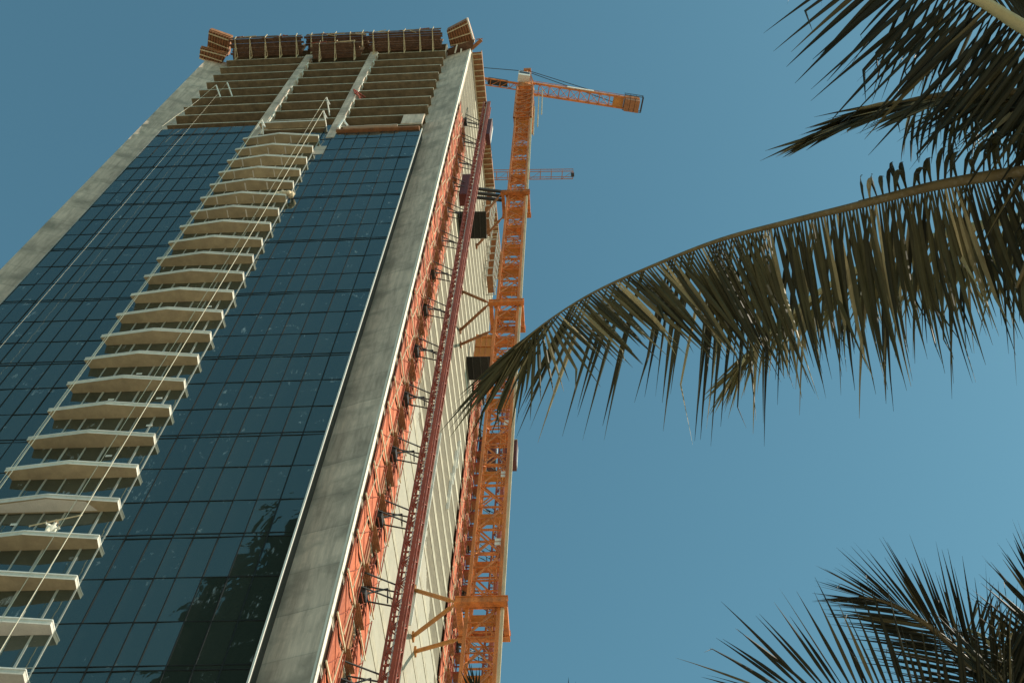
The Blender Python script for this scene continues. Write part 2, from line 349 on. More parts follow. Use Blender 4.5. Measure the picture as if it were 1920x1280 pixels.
# curtain wall, one glazed bay per storey
MUL_R = [-28.30, -27.0, -25.48, -24.14, -22.88, -21.37, -19.9, -18.46, -16.93]
MUL_C = [-36.97, -35.3, -34.25, -32.95, -31.6, -30.55, -29.35, -28.30]
MUL_L = [-48.33, -46.85, -45.45, -44.05, -42.6, -41.25, -39.85, -38.35, -36.97]
def glazing(mx, n, white, z0=None, z1=None):
    z0 = zl(n) if z0 is None else z0; z1 = zl(n + 1) if z1 is None else z1
    b = MB(); fr = MB()
    for i in range(len(mx) - 1):
        t1, t2 = random.uniform(-.014, .014), random.uniform(-.014, .014)
        b.poly([(mx[i], GY + t1, z0), (mx[i + 1], GY - t1, z0), (mx[i + 1], GY - t1 + t2, z1), (mx[i], GY + t1 + t2, z1)])
    o = b.build('window', M['glass'], tower)
    for i, x in enumerate(mx):
        w = .065 if not white else (.13 if i % 2 == 0 else .09)
        fr.box(x - w / 2, x + w / 2, GY - (.05 if white else .035), GY + .05, z0, z1)
    for zz in ([z0 - .0, z0 + .34] if n % 3 == 0 else [z0]):
        fr.box(mx[0], mx[-1], GY - .034, GY + .05, zz - .024, zz + .024)
    fr.build('frame', M['alu'] if white else M['dark'], o)
for n in range(-1, 25):
    glazing(MUL_L, n, False, z1=min(zl(n + 1), 132.9))
    if n < 24: glazing(MUL_R, n, False, z1=min(zl(n + 1), 128.75))
    if n < 24: glazing(MUL_C, n, n < 23, z1=min(zl(n + 1), 129.5))
glazing([-28.30, -27.55, -26.85], 24, False, z0=128.78, z1=131.9)
b = MB(); b.box(GX0, GX1, GY, GY + .2, GZ, zl(-1)); b.build('lower_glazing', M['glass'], tower)
b = MB(); b.box(GX1 + .01, GX1 + .11, GY - .10, GY + .02, zl(-2), 129.0); b.build('edge_trim', M['trim'], tower)
b = MB(); b.box(GX1 - .05, GX1 + .02, GY + .02, FY + .03, zl(-2), 128.9); b.build('return_panel', M['returnp'], tower)
b = MB(); b.box(GX0 - .06, GX0 + .0, GY - .05, FY, zl(-2), 132.9); b.build('return_panel', M['alu'], tower)
b = MB(); b.box(-28.24, -27.02, GY - .03, GY - .015, 121.75, 124.4); b.build('temporary_board', M['board'], tower)
b = MB(); b.box(-26.8, -17.2, 41.7, 42.3, 129.05, 129.4); b.build('top_rail', M['beam'], tower)

# projecting ledges of the centre bay
for m_ in range(-7, 18):
    z = 64.5 + FH * m_
    cx = -32.6
    pts = [(-36.5, 42.02), (-36.85, 41.3), (cx, 40.84), (-28.22, 41.3), (-28.28, 42.02)]
    b = MB(); b.prism(pts, z, z + .30)
    fresh = m_ in (-6, -5, -2)
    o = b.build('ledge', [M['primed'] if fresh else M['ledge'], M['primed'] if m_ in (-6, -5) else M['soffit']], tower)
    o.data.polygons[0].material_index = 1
    if m_ == -2:                                   # half primed soffit
        pz = MB(); pz.prism([(-36.3, 41.9), (-36.6, 41.4), (cx, 40.93), (-30.2, 41.2), (-29.6, 41.9)], z - .012, z - .002); pz.build('primer_coat', M['primed'], o)
    if m_ >= 11:                                   # formwork seams and dribbles
        for xx in (-35.2, -33.2, -31.2 + random.uniform(-.3, .3)):
            pz = MB(); w = random.uniform(.07, .14); pz.box(xx, xx + w, 41.15, 41.95, z - .012, z - .002)
            pz.build('soffit_stain', M['primed'], o)
    b = MB()                                       # thin drip nosing on the front edge
    for k in range(3):
        a_, c_ = pts[k + 1], pts[min(k + 2, 4)]
        b.bar((a_[0], a_[1] - .015, z + .345), (c_[0], c_[1] - .015, z + .345), .05, .09)
    b.build('nosing', M['trim'], o)
b = MB(); b.prism([(-36.0, 42.0), (-36.3, 41.25), (-28.35, 41.25), (-28.35, 42.0)], 131.4, 131.75); o = b.build('ledge', [M['ledge'], M['soffit']], tower); o.data.polygons[0].material_index = 1
b = MB(); b.bar((-35.1, 41.2, 131.8), (-35.1, 41.2, 134.6), .14); b.build('upstand', M['ledge'], tower)
# small white plates set just in front of the centre glass
for m_, xx in ((0, -31.2), (-2, -34.6), (1, -29.6), (2, -33.5), (2, -30.0), (3, -32.6), (6, -33.9), (6, -30.2)):
    z = 64.5 + FH * m_; b = MB(); b.box(xx, xx + .42, 41.93, 41.955, z - 1.25, z - 1.05); b.build('white_plate', M['trim'], tower)

# ---------------------------------------------------------------- formwork at the top
def platform(name, label, x0, x1, y0, y1, z, planks, posts, dark=True, tilt=0., h=1.3, group=None):
    """overhanging climbing-formwork platform: plank deck, brackets below, guard boards above"""
    t = empty(name, ((x0 + x1) / 2, (y0 + y1) / 2, z), label, 'formwork', group)
    mp_ = M['plyd'] if dark else M['ply']
    b = MB(); n = planks; dy = (y1 - y0) / n
    for i in range(n):
        a = y0 + i * dy + random.uniform(0, .03); e = random.uniform(-.25, .25)
        b.box(x0 + e, x1 + random.uniform(-.25, .25), a, a + dy - random.uniform(.012, .05), z + random.uniform(0, .05), z + .08 + random.uniform(0, .03))
    b.build('deck', mp_, t)
    b = MB()
    for i in range(3):
        xa = x0
        while xa < x1 - .5:
            xb = min(x1, xa + random.uniform(1.6, 4.2)); zz = z + .05 + i * .34 + random.uniform(-.03, .10)
            if i < 2 or random.random() < .6: b.box(xa, xb, y0 - .06 + i * .012 + random.uniform(0, .008), y0 - .02 + i * .012, zz, zz + .36)
            xa = xb + random.uniform(.0, .12)
    b.build('guard_board', M['ply'] if random.random() < .4 else M['plyd'], t)
    b = MB(); b.box(x0 + .1, x1 - .1, y1 - .55, y1 - .40, z + .1, z + 3.4)
    for i in range(int((x1 - x0) / .6)): b.box(x0 + .2 + i * .6, x0 + .3 + i * .6, y1 - .72, y1 - .56, z + .15, z + 3.3)
    b.build('shutter_panel', M['ply'], t)
    for i in range(posts + 2):                       # odd boards and tubes left on the platform edge
        b = MB(); xa = random.uniform(x0, x1 - 1.5); xb = xa + random.uniform(.8, 2.6); ya = y0 - random.uniform(.02, .22); za = z + random.uniform(-.15, 1.0)
        b.bar((xa, ya, za), (xb, ya + random.uniform(-.2, .3), za + random.uniform(-.35, .5)), random.uniform(.06, .16), random.uniform(.05, .1)); b.build('loose_board', M[random.choice(('timber', 'beam', 'ply', 'red'))], t)
    for i in range(posts):
        x = x0 + (i + .5) * (x1 - x0) / posts + random.uniform(-.3, .3)
        b = MB(); b.bar((x, y0 - .05, z - .09), (x, y1 - .05, z - .09), .12, .10)
        b.bar((x, y0 + .3, z - .12), (x, y1 - .1, z - 1.6), .10)
        b.bar((x, y1 - .08, z - .1), (x, y1 - .08, z - 1.7), .12)
        b.bar((x, y0 - .1, z - .05), (x + random.uniform(-.15, .15), y0 - .1, z + random.uniform(.9, 1.7)), .08)
        b.build('bracket', M['timber'], t)
    return t
platform('formwork_platform', 'dark plank formwork platform overhanging the left bay of the roof edge', -47.7, -37.4, 39.45, 42.0, 164.9, 8, 5)
platform('formwork_platform', 'lower formwork platform with reddish boards hung between the two columns', -35.6, -28.6, 40.0, 42.0, 162.0, 6, 3)
platform('formwork_platform', 'upper formwork platform above the middle bay, set back behind the lower one', -37.2, -28.3, 39.9, 42.0, 166.7, 6, 5)
platform('formwork_platform', 'dark plank formwork platform overhanging the right bay beside the corner box', -28.0, -17.6, 39.4, 42.0, 164.6, 8, 5)

def tilted_box(label, corners, z, h, ribs, mats, sunlit_edge=False):
    """corner shutter box: ribbed quad underside with raised sides"""
    cpt = sum((Vector((c.x, c.y, 0)) for c in corners), Vector()) / 4
    t = empty('corner_formwork', (cpt.x, cpt.y, z), label, 'formwork')
    b = MB(); b.prism([(c.x, c.y) for c in corners], z, z + .12); b.build('deck', mats[0], t)
    A, B_, C_, D_ = corners                 # A-B front, D-C rear
    b = MB()
    for i in range(ribs):
        u = (i + .5) / ribs
        p0 = A.lerp(B_, u); p1 = D_.lerp(C_, u)
        b.bar((p0.x, p0.y, z - .09), (p1.x, p1.y, z - .09), .13, .16)
    b.build('joist', M['beam'], t)
    b = MB()
    for u in (.12, .55, .9):
        p0 = A.lerp(D_, u); p1 = B_.lerp(C_, u); b.bar((p0.x, p0.y, z - .24), (p1.x, p1.y, z - .24), .14, .12)
    b.build('waler', M['timber'], t)
    b = MB()
    for P0, P1 in ((A, B_), (B_, C_), (C_, D_), (D_, A)):
        b.bar((P0.x, P0.y, z + h / 2), (P1.x, P1.y, z + h / 2), .08, h)
    b.build('side_board', mats[1], t)
    b = MB()
    if sunlit_edge:
        b.bar((B_.x, B_.y - .3, z + .02), (C_.x, C_.y, z + .02), .2, .25); b.build('edge_board', M['trim'], t)  # white board stands for the sunlit right side of the box
    else:
        b.bar((A.x, A.y - .1, z + .5), (B_.x, B_.y - .1, z + .5), .1, .3); b.build('edge_board', M['beam'], t)
    return t
def q4(pp, z): return [atZ(x, y, z) for x, y in pp]
tilted_box('ribbed brown formwork box cantilevered from the right corner of the roof', q4([(838, 58), (876, 38), (889, 80), (845, 88)], 166.2), 166.2, 1.5, 9, (M['ply'], M['beam']), True)
tilted_box('upper ribbed formwork box at the left corner of the roof', q4([(392, 58), (432, 72), (426, 106), (389, 90)], 166.6), 166.6, 1.5, 8, (M['ply'], M['beam']))
tilted_box('lower slatted formwork box at the left corner, on top of the grey end wall', q4([(376, 90), (424, 102), (412, 125), (374, 110)], 165.4), 165.4, 1.0, 8, (M['ply'], M['ply']))
t = empty('corner_formwork', side(-.3, -1.5, 164.6), 'dark bracket frame with white props under the right corner formwork box', 'formwork')
b = MB(); a0 = [atZ(x, y, 164.8) for x, y in ((840, 92), (890, 74), (884, 98), (838, 112))]
b.prism([(c.x, c.y) for c in a0], 164.8, 164.95); b.build('deck', M['plyd'], t)
b = MB()
for (x0, y0), (x1, y1) in (((838, 84), (833, 110)), ((857, 84), (853, 100)), ((865, 92), (864, 101))):
    b.bar(atZ(x0, y0, 164.6), atZ(x1, y1, 164.2), .2)
b.build('prop', M['trim'], t)
# loose boards poking out beyond the corner
t = MB(); t.bar(atZ(884, 92, 166), atZ(903, 75, 166), .5, .12); t.bar(atZ(893, 74, 166.3), atZ(905, 73, 166.3), .12, .1)
tag(t.build('loose_plank', M['beam']), 'loose brown planks poking past the right roof corner', 'plank')

# side overhang along the roof edge: plywood soffit on closely spaced joists
t = empty('edge_formwork', side(18, .7, 165.6), 'long plywood edge platform on pale joists running along the top of the sunlit side wall', 'formwork')
b = MB(); sbox(b, .8, 36.5, .08, 1.45, 165.55, 165.63); sbox(b, .8, 36.5, 1.38, 1.44, 165.65, 166.6); b.build('deck', M['ply'], t)
b = MB()
for i in range(46):
    s = 1.0 + i * .78 + random.uniform(-.08, .08); sbox(b, s, s + .13, .07, 1.4 + random.uniform(-.06, .1), 165.40, 165.54)
sbox(b, .8, 36.5, .07, .2, 165.2, 165.39)
b.build('joist_frame', M['timber'], t)

# ---------------------------------------------------------------- hoist landings on the side wall
def landing(group_label, grp, s0, z):
    """one storey of the hoist access: two orange mesh gates either side of a recessed plank bay"""
    t = empty('hoist_landing', side(s0 + 3, 0, z), group_label, 'hoist landing', grp)
    zt = z + 3.32
    for a_, e_ in ((0.0, 2.3), (4.3, 6.5)):
        b = MB(); k = 5; lo = random.uniform(.0, .14); hi = random.uniform(.0, .12); e_ += random.uniform(-.15, .1)
        def OO(u): return .17 + .05 * math.sin(u * 6.3 + a_ + lo * 9)
        for i in range(k):
            u0, u1 = i / k, (i + 1) / k; sa, sb_ = s0 + a_ + (e_ - a_) * u0, s0 + a_ + (e_ - a_) * u1
            b.hexa([side(sa, OO(u0) - .03, z + lo), side(sa, OO(u0), z + lo), side(sb_, OO(u1), z + lo), side(sb_, OO(u1) - .03, z + lo),
                    side(sa, OO(u0) - .03, zt - hi), side(sa, OO(u0), zt - hi), side(sb_, OO(u1), zt - hi), side(sb_, OO(u1) - .03, zt - hi)])
        o = b.build('gate_panel', M['mesh'], t)
        f = MB(); sm = s0 + (a_ + e_) / 2
        for s in (s0 + a_, s0 + e_): f.bar(side(s, .24, z + .02), side(s, .24, zt), .06)
        for q in ((s0 + a_, sm), (s0 + e_, sm)): f.bar(side(q[0], .25, z + .1), side(q[1], .25, z + 1.6), .04); f.bar(side(q[0], .25, zt - .1), side(q[1], .25, z + 1.6), .04)
        f.build('gate_frame', M['red'], o)
    b = MB(); sbox(b, s0 + 2.35, s0 + 4.25, -.04, .05, z + .3, z + 3.3); b.build('back_board', M['ply'], t)
    b = MB()
    for k in range(4): sbox(b, s0 + 2.3 + random.uniform(-.1, .1), s0 + 4.3 + random.uniform(-.1, .1), .06 + k * .13, .175 + k * .13, z + .02, z + .07)
    b.build('deck', M['beam'], t)
    b = MB(); b.bar(side(s0 - .35, .30, z - .04), side(s0 + 2.5, .30, z - .04), .07, .13); b.build('rail', M['timber'], t)
    b = MB(); b.bar(side(s0 + 4.1, .30, z - .04), side(s0 + 6.6, .30, z - .04), .07, .13)
    b.build('rail', M['timber'], t)
    b = MB()
    a_ = random.uniform(.2, 1.4); b.bar(side(s0 + a_, .34, z + .1), side(s0 + a_ + .5, .34, zt - .3), .06)
    b.build('brace', M['timber'], t)
    b = MB()
    for s in (2.42, 4.2): b.bar(side(s0 + s, .34, z + .1), side(s0 + s, .34, zt), .07)
    b.bar(side(s0 + 2.4, .5, z + 1.1), side(s0 + 4.2, .5, z + 1.1), .05); b.bar(side(s0 + 2.5, .5, z + .1), side(s0 + 4.1, .4, z + 2.2), .05)
    b.build('guard_rail', M['red'], t)
    return t
def landings(label, grp, s0, n0, n1):
    for n in range(n0, n1): landing(label, grp, s0 + random.uniform(-.06, .06), zl(n) + .98)
landings('orange mesh hoist landing on the sunlit side wall, beside the grey front corner', 'hoist landings along the near corner', .55, -2, 27)
landings('orange mesh hoist landing at the far edge of the sunlit side wall', 'hoist landings along the far edge', 30.0, 8, 25)

# ---------------------------------------------------------------- construction hoists
def lattice(mb, cx, cy, w, z0, z1, step, ch, br, yaw=0., rungs=True, m=0):
    ca, sa = math.cos(yaw), math.sin(yaw)
    def P(x, y, z): return Vector((cx + x * ca - y * sa, cy + x * sa + y * ca, z))
    h = w / 2; cn = [(-h, -h), (h, -h), (h, h), (-h, h)]
    for x, y in cn: mb.bar(P(x, y, z0), P(x, y, z1), ch, m=m)
    n = int((z1 - z0) / step)
    for i in range(n):
        za = z0 + i * step; zb = za + step
        for k in range(4):
            a = cn[k]; c = cn[(k + 1) % 4]
            if rungs: mb.bar(P(*a, za), P(*c, za), br, m=m)
            if i % 2: mb.bar(P(*a, za), P(*c, zb), br, m=m)
            else: mb.bar(P(*c, za), P(*a, zb), br, m=m)
def hoist(label, cx, cy, s_tie, z0, z1, cars, ties, w=.85):
    t = empty('construction_hoist', (cx, cy, GZ), label, 'hoist')
    b = MB(); lattice(b, cx, cy, w, GZ, z1, 1.0, .13, .07); b.build('mast', M['red'], t)
    b = MB(); b.box(cx + w * .12, cx + w * .42, cy - w / 2 - .13, cy - w / 2 - .075, GZ, z1 - .3)
    b.build('rail', M['red'], t)
    b = MB(); k = int((z1 - 30) / .5)
    for i in range(k): b.box(cx + .0, cx + .075, cy - w / 2 - .12, cy - w / 2 - .07, 30 + i * .5, 30 + i * .5 + .26)
    b.box(cx + .02, cx + .05, cy - w / 2 - .09, cy - w / 2 - .06, 30, z1 - 1); b.build('gear_rack', M['galv'], t)
    b = MB(); b.box(cx - .3, cx + .3, cy - .3, cy + .3, z1, z1 + .5); b.bar((cx, cy, z1 + .5), (cx + .1, cy, z1 + 1.2), .12); b.build('head', M['maroon'], t)
    for z in ties:
        b = MB(); a0 = side(s_tie, .3, z); a1 = side(s_tie, .3, z - 1.3)
        for zz in (z, z - 1.3):
            b.bar(side(s_tie - .6, .25, zz), (cx - w / 2, cy - .25, zz), .075); b.bar(side(s_tie + .5, .25, zz), (cx - w / 2, cy + .3, zz), .075)
        b.bar(a1, (cx - w / 2 - .6, cy, z), .08); b.bar((cx - w / 2 - .6, cy, z), (cx - w / 2 - .45, cy, z - 1.3), .08)
        b.box(a0.x - .25, a0.x + .2, a0.y - .45, a0.y + .45, z - 1.75, z - 1.1)
        b.build('wall_tie', M['blacks'], t)
    for (x0, x1, y0, y1, za, zb) in cars:
        b = MB(); b.box(x0, x1, y0, y1, za, zb)
        for i in range(5):
            xx = x0 + (x1 - x0) * (i + .5) / 5; b.box(xx - .04, xx + .04, y0 - .04, y0 - .002, za + .1, zb - .1)
        o = b.build('car', M['maroon'], t)
        g = MB(); g.box(x1 + .002, x1 + .05, y0 + .9, y1 - .1, za + .3, zb - .1); g.box(x0 - .05, x1 + .05, y0 - .05, y1 + .05, zb + .002, zb + .1)
        g.build('car_door', M['galv'], o)
    return t
hoist('red lattice construction hoist climbing the near part of the sunlit side wall', -10.95, 46.9, 4.0, 0, 153.2,
      [(-10.45, -9.95, 46.6, 48.0, 140.0, 146.0), (-12.3, -11.42, 46.4, 47.8, 119.5, 125.5)],
      [47.9 + 7.5 * i for i in range(14)])
hoist('dark red construction hoist at the side wall far edge, behind the crane mast', -9.5, 80.5, 36.4, 0, 141.,
      [(-12.4, -10.3, 79.6, 81.6, 117.3, 122.0), (-8.7, -7.72, 79.8, 81.4, 117.2, 121.6)], [78 + 7.5 * i for i in range(8)], .8)

# ---------------------------------------------------------------- tower crane at the side
KX, KY = -7.28, 57.6
crane = empty('tower_crane', (KX, KY, GZ), 'tall orange tower crane tied to the side wall, counter-jib pointing right', 'crane')
b = MB(); lattice(b, KX, KY, 2.25, GZ, 193.6, 3.0, .26, .12)
for i in range(64):                                  # K-bracing and gussets on the near face
    z = GZ + i * 3.0
    for y in (KY - 1.125, KY + 1.125):
        b.bar((KX - 1.1, y, z + .05), (KX, y, z + 1.5), .1); b.bar((KX + 1.1, y, z + .05), (KX, y, z + 1.5), .1); b.bar((KX - 1.1, y, z + 1.5), (KX + 1.1, y, z + 1.5), .09)
b.build('mast', M['steel'], crane)
for i in range(15, 64):
    if i < 40 and i % 2: continue
    z = GZ + i * 3.0 + .4
    b = MB(); sgn = 1 if i % 2 else -1
    b.box(KX - .98, KX + .98, KY - .98 if sgn > 0 else KY - .1, KY + .1 if sgn > 0 else KY + .98, z, z + .05)
    b.bar((KX - .9, KY + .9, z + .85), (KX + .9, KY + .9, z + .85), .05); b.bar((KX + .92, KY - .9, z + .85), (KX + .92, KY + .9, z + .85), .05)
    o = b.build('rest_platform', M['steel2'] if i % 3 else M['steel'], crane)
    l = MB(); lx = KX - .45 * sgn
    l.bar((lx - .2, KY + .3 * sgn, z - 2.8), (lx - .2, KY - .1 * sgn, z + 1.0), .055); l.bar((lx + .2, KY + .3 * sgn, z - 2.8), (lx + .2, KY - .1 * sgn, z + 1.0), .055)
    for k in range(9):
        u = k / 9; l.bar((lx - .2, KY + sgn * (.3 - .4 * u), z - 2.7 + 3.7 * u), (lx + .2, KY + sgn * (.3 - .4 * u), z - 2.7 + 3.7 * u), .04)
    l.build('ladder', M['galv'] if i % 2 else M['steel2'], o)
b = MB()                                             # pale strip added as the sunlit right edge of the mast
b.box(KX + 1.27, KX + 1.52, KY - 1.2, KY - 1.0, GZ, 186); b.build('lit_edge_strip', M['timber'], crane)
# white sheets caught in the mast
for pz, o_ in ((71.5, .5), (88.5, .55), (101.5, .3), (80.5, .6)):
    b = MB(); b.box(KX + o_, KX + o_ + .5, KY - 1.16, KY - 1.13, pz, pz + .8); b.build('mast_sign', M['trim'], crane)
# collars with their wall ties
def collar(zc, w, ends, beam=None):
    o = MB(); h = .55
    y0, y1 = KY - 1.75, KY + 1.95; x0, x1 = KX - 1.95, KX + 1.75
    o.box(x0, x1, y0, y0 + .4, zc, zc + h); o.box(x0, x1, y1 - .4, y1, zc, zc + h)
    o.box(x0, x0 + .4, y0 + .402, y1 - .402, zc + .02, zc + h - .02); o.box(x1 - .4, x1, y0 + .402, y1 - .402, zc + .02, zc + h - .02)
    for yy in (y0, y1 - .4):                          # flanges
        o.box(x0 - .06, x1 + .06, yy - .06, yy + .46, zc + h + .002, zc + h + .06); o.box(x0 - .06, x1 + .06, yy - .06, yy + .46, zc - .06, zc - .002)
    for sx in (-1, 1):
        o.box(KX + sx * 1.3 - .12, KX + sx * 1.3 + .12, y0 + .41, y0 + .8, zc + .05, zc + h - .05)
    c = o.build('collar', M['steel'], crane)
    for (ax, ay, az), q in ends:
        t = MB(); a = Vector((ax, ay, az)); e = a.lerp(q, .93); t.tube([a, a.lerp(q, .1), a.lerp(q, .12), e, q], [.09, .09, .17, .17, .09], 8); t.box(q.x - .15, q.x + .15, q.y - .3, q.y + .3, q.z - .3, q.z + .3)
        t.build('tie_strut', M['beam'] if zc > 100 else M['steel2'], c)
    return c
def onside(px, py):
    v = ray(px, py); n = SN; t = C0.dot(n) / v.dot(n); return v * t
z1_ = 64.35
x0 = KX - 1.95
def level(px, py, z): p = onside(px, py); return Vector((p.x + .2, p.y, p.z * .35 + z * .65))
collar(z1_, 3.7, [((x0, KY - 1.6, z1_ + .2), onside(776, 1105)), ((x0, KY - 1.5, z1_ + .1), onside(773, 1193)), ((x0, KY + 1.8, z1_ + .1), onside(777, 1221))])
z2_ = 111.9
collar(z2_, 3.7, [((x0, KY - 1.6, z2_ + .2), onside(866, 546)), ((x0, KY - 1.5, z2_ + .1), onside(862, 620)), ((x0, KY + 1.8, z2_ + .1), onside(863, 646))])
z3_ = 144.0
c3 = collar(z3_, 3.7, [((x0, KY - 1.5, z3_ + .1), side(16.5, .1, z3_ - 6)), ((x0, KY + 1.8, z3_ + .1), side(21, .1, z3_ - .5))])
b = MB()
for i in range(3): b.bar(side(13.0 + i * .62, .1, z3_ + .2), (x0, KY - 1.7 + i * .6, z3_ + .3), .34, .4)
b.build('tie_beam', M['blacks'], c3)
# slewing unit and head
b = MB(); b.box(KX - 1.35, KX + 1.35, KY - 1.35, KY + 1.35, 193.6, 194.4); b.prism([(KX + 1.5 * math.cos(a * math.pi / 8), KY + 1.5 * math.sin(a * math.pi / 8)) for a in range(16)], 194.4, 195.5)
b.box(KX - 1.2, KX + 1.2, KY - 1.2, KY + 1.2, 195.5, 196.8)
b.build('slewing_unit', M['steel'], crane)
b = MB()
for i in range(7): b.box(KX - 1.42, KX + 1.42, KY - 1.42, KY + 1.42, 176.5 + i * 2.4, 176.5 + i * 2.4 + .22)
for sx in (-1.35, 1.35):
    for sy in (-1.35, 1.35): b.bar((KX + sx, KY + sy, 176.5), (KX + sx, KY + sy, 193.4), .26)
for i in range(6):
    z = 176.6 + i * 2.4; b.bar((KX - 1.4, KY - 1.42, z), (KX + 1.4, KY - 1.42, z + 2.3), .12); b.bar((KX + 1.42, KY - 1.4, z), (KX + 1.42, KY + 1.4, z + 2.3), .12)
b.build('climbing_cage', M['steel'], crane)
b = MB()
for dx, za, zb in ((1.75, 170., 184.), (2.35, 174., 190.), (2.9, 180., 193.)):
    b.bar((KX + dx, KY - .6, za), (KX + dx, KY - .6, zb), .16); b.bar((KX + dx, KY - .6, zb - .2), (KX + 1.2, KY - .6, zb - .2), .1)
b.build('hanging_cable', M['timber'], crane)
ang = math.atan2(.199, .98); JD = Vector((math.cos(ang), math.sin(ang), 0)); JP = Vector((-JD.y, JD.x, 0))
def J(a, s, z): q = Vector((KX, KY, 0)) + JD * a + JP * s; return Vector((q.x, q.y, z))
ZJ = 197.0
b = MB()                                             # tower head: A-frame
for s in (-.7, .7):
    b.bar(J(-1.0, s, ZJ), J(.1, s * .3, 207), .25); b.bar(J(1.3, s, ZJ), J(.3, s * .3, 207), .22)
for k in range(4): b.bar(J(-.8 + .25 * k, -.6, ZJ + 2 * k + 1), J(1.1 - .2 * k, .6, ZJ + 2 * k + 1.6), .14)
b.box(KX - .6, KX + .7, KY - .5, KY + .5, 206.6, 207.5); b.build('tower_head', M['steel'], crane)
b = MB(); b.hexa([J(-1.6, -2.3, ZJ - .6), J(.4, -2.3, ZJ - .6), J(.4, -1.0, ZJ - .6), J(-1.6, -1.0, ZJ - .6), J(-1.6, -2.3, ZJ + 1.6), J(.4, -2.3, ZJ + 1.6), J(.4, -1.0, ZJ + 1.6), J(-1.6, -1.0, ZJ + 1.6)])
o = b.build('cab', M['trim'], crane)
b = MB(); b.hexa([J(-1.5, -2.34, ZJ + .3), J(.3, -2.34, ZJ + .3), J(.3, -2.31, ZJ + .3), J(-1.5, -2.31, ZJ + .3), J(-1.5, -2.34, ZJ + 1.3), J(.3, -2.34, ZJ + 1.3), J(.3, -2.31, ZJ + 1.3), J(-1.5, -2.31, ZJ + 1.3)]); b.build('cab_window', M['pane2'], o)
b = MB(); L = 19.6                                   # counter-jib: twin girder, cross members, plates
for s in (-.95, .95):
    b.bar(J(.5, s, ZJ + .1), J(L, s, ZJ + .1), .3, .5)
    for i in range(10): b.bar(J(1 + i * 1.9, s, ZJ + .3), J(1 + i * 1.9, s, ZJ + 1.4), .07)
    b.bar(J(1, s, ZJ + 1.4), J(L, s, ZJ + 1.4), .07)
for i in range(9):
    a = 2.2 + i * 1.75; b.bar(J(a, -.9, ZJ + .05), J(a, .9, ZJ + .05), .16)
    if i < 7: b.bar(J(a, -.9, ZJ + .02), J(a + 1.75, .9, ZJ + .02), .1); b.bar(J(a, .9, ZJ - .02), J(a + 1.75, -.9, ZJ - .02), .07)
cj = b.build('counter_jib', M['steel'], crane)
b = MB(); b.hexa([J(15.1, -.78, ZJ - .15), J(16.9, -.78, ZJ - .15), J(16.9, .78, ZJ - .15), J(15.1, .78, ZJ - .15), J(15.1, -.78, ZJ + .1), J(16.9, -.78, ZJ + .1), J(16.9, .78, ZJ + .1), J(15.1, .78, ZJ + .1)]); b.build('deck_plate', M['steel2'], cj)
for k in range(3):
    a = 17.1 + k * .85; b = MB(); b.hexa([J(a, -1.05, ZJ - 1.3), J(a + .78, -1.05, ZJ - 1.3), J(a + .78, 1.05, ZJ - 1.3), J(a, 1.05, ZJ - 1.3), J(a, -1.05, ZJ + 1.5), J(a + .78, -1.05, ZJ + 1.5), J(a + .78, 1.05, ZJ + 1.5), J(a, 1.05, ZJ + 1.5)])
    b.build('counterweight', M['beam'], cj)
b = MB()
for s in (-1.35, 1.35):
    b.bar(J(17, s, ZJ + 1.2), J(20.2, s, ZJ + 1.2), .08); b.bar(J(17, s, ZJ + .3), J(20.2, s, ZJ + .3), .1)
    for k in range(4): b.bar(J(17 + k, s, ZJ + .3), J(17 + k, s, ZJ + 1.2), .07)
b.bar(J(20.2, -1.35, ZJ + .3), J(20.2, 1.35, ZJ + .3), .16); b.bar(J(20.2, -1.35, ZJ + 1.2), J(20.2, 1.35, ZJ + 1.2), .12)
b.build('handrail', M['blacks'], cj)
b = MB(); b.hexa([J(7.0, -1.2, ZJ + .1), J(11.6, -1.2, ZJ + .1), J(11.6, -1.05, ZJ + .1), J(7.0, -1.05, ZJ + .1), J(7.0, -1.2, ZJ + .6), J(11.6, -1.2, ZJ + .6), J(11.6, -1.05, ZJ + .6), J(7.0, -1.05, ZJ + .6)]); b.build('walkway_edge', M['trim'], cj)
b = MB()                                             # jib: triangular lattice
for a0, a1 in ((-1.2, -34.),):
    for s in (-.6, .6): b.bar(J(a0, s, ZJ + .0), J(a1, s, ZJ + .0), .17)
    b.bar(J(a0, 0, ZJ + 1.5), J(a1, 0, ZJ + 1.5), .2)
    for i in range(20):
        a = a0 - i * 1.64; m_ = a - .82; e = a - 1.64
        for s in (-.6, .6): b.bar(J(a, s, ZJ), J(m_, 0, ZJ + 1.5), .09); b.bar(J(m_, 0, ZJ + 1.5), J(e, s, ZJ), .09)
        b.bar(J(a, -.6, ZJ), J(a, .6, ZJ), .09); b.bar(J(a, -.6, ZJ), J(e, .6, ZJ), .07)
jb = b.build('jib', M['steel'], crane)
b = MB(); b.hexa([J(-3.2, -.5, ZJ + .3), J(-6.6, -.5, ZJ + .3), J(-6.6, .5, ZJ + .3), J(-3.2, .5, ZJ + .3), J(-3.2, -.5, ZJ + 1.2), J(-6.6, -.5, ZJ + 1.2), J(-6.6, .5, ZJ + 1.2), J(-3.2, .5, ZJ + 1.2)]); b.build('winch', M['blacks'], jb)
for s, e, zt in ((-.25, 13.5, ZJ + .6), (.25, 16.8, ZJ + 1.0), (0, -33., ZJ + 1.6)):
    b = MB(); b.tube([J(.2, s * .5, 207.2), J(e, s * 3, zt)], .06, 6); b.build('pendant_line', M['blacks'], crane)

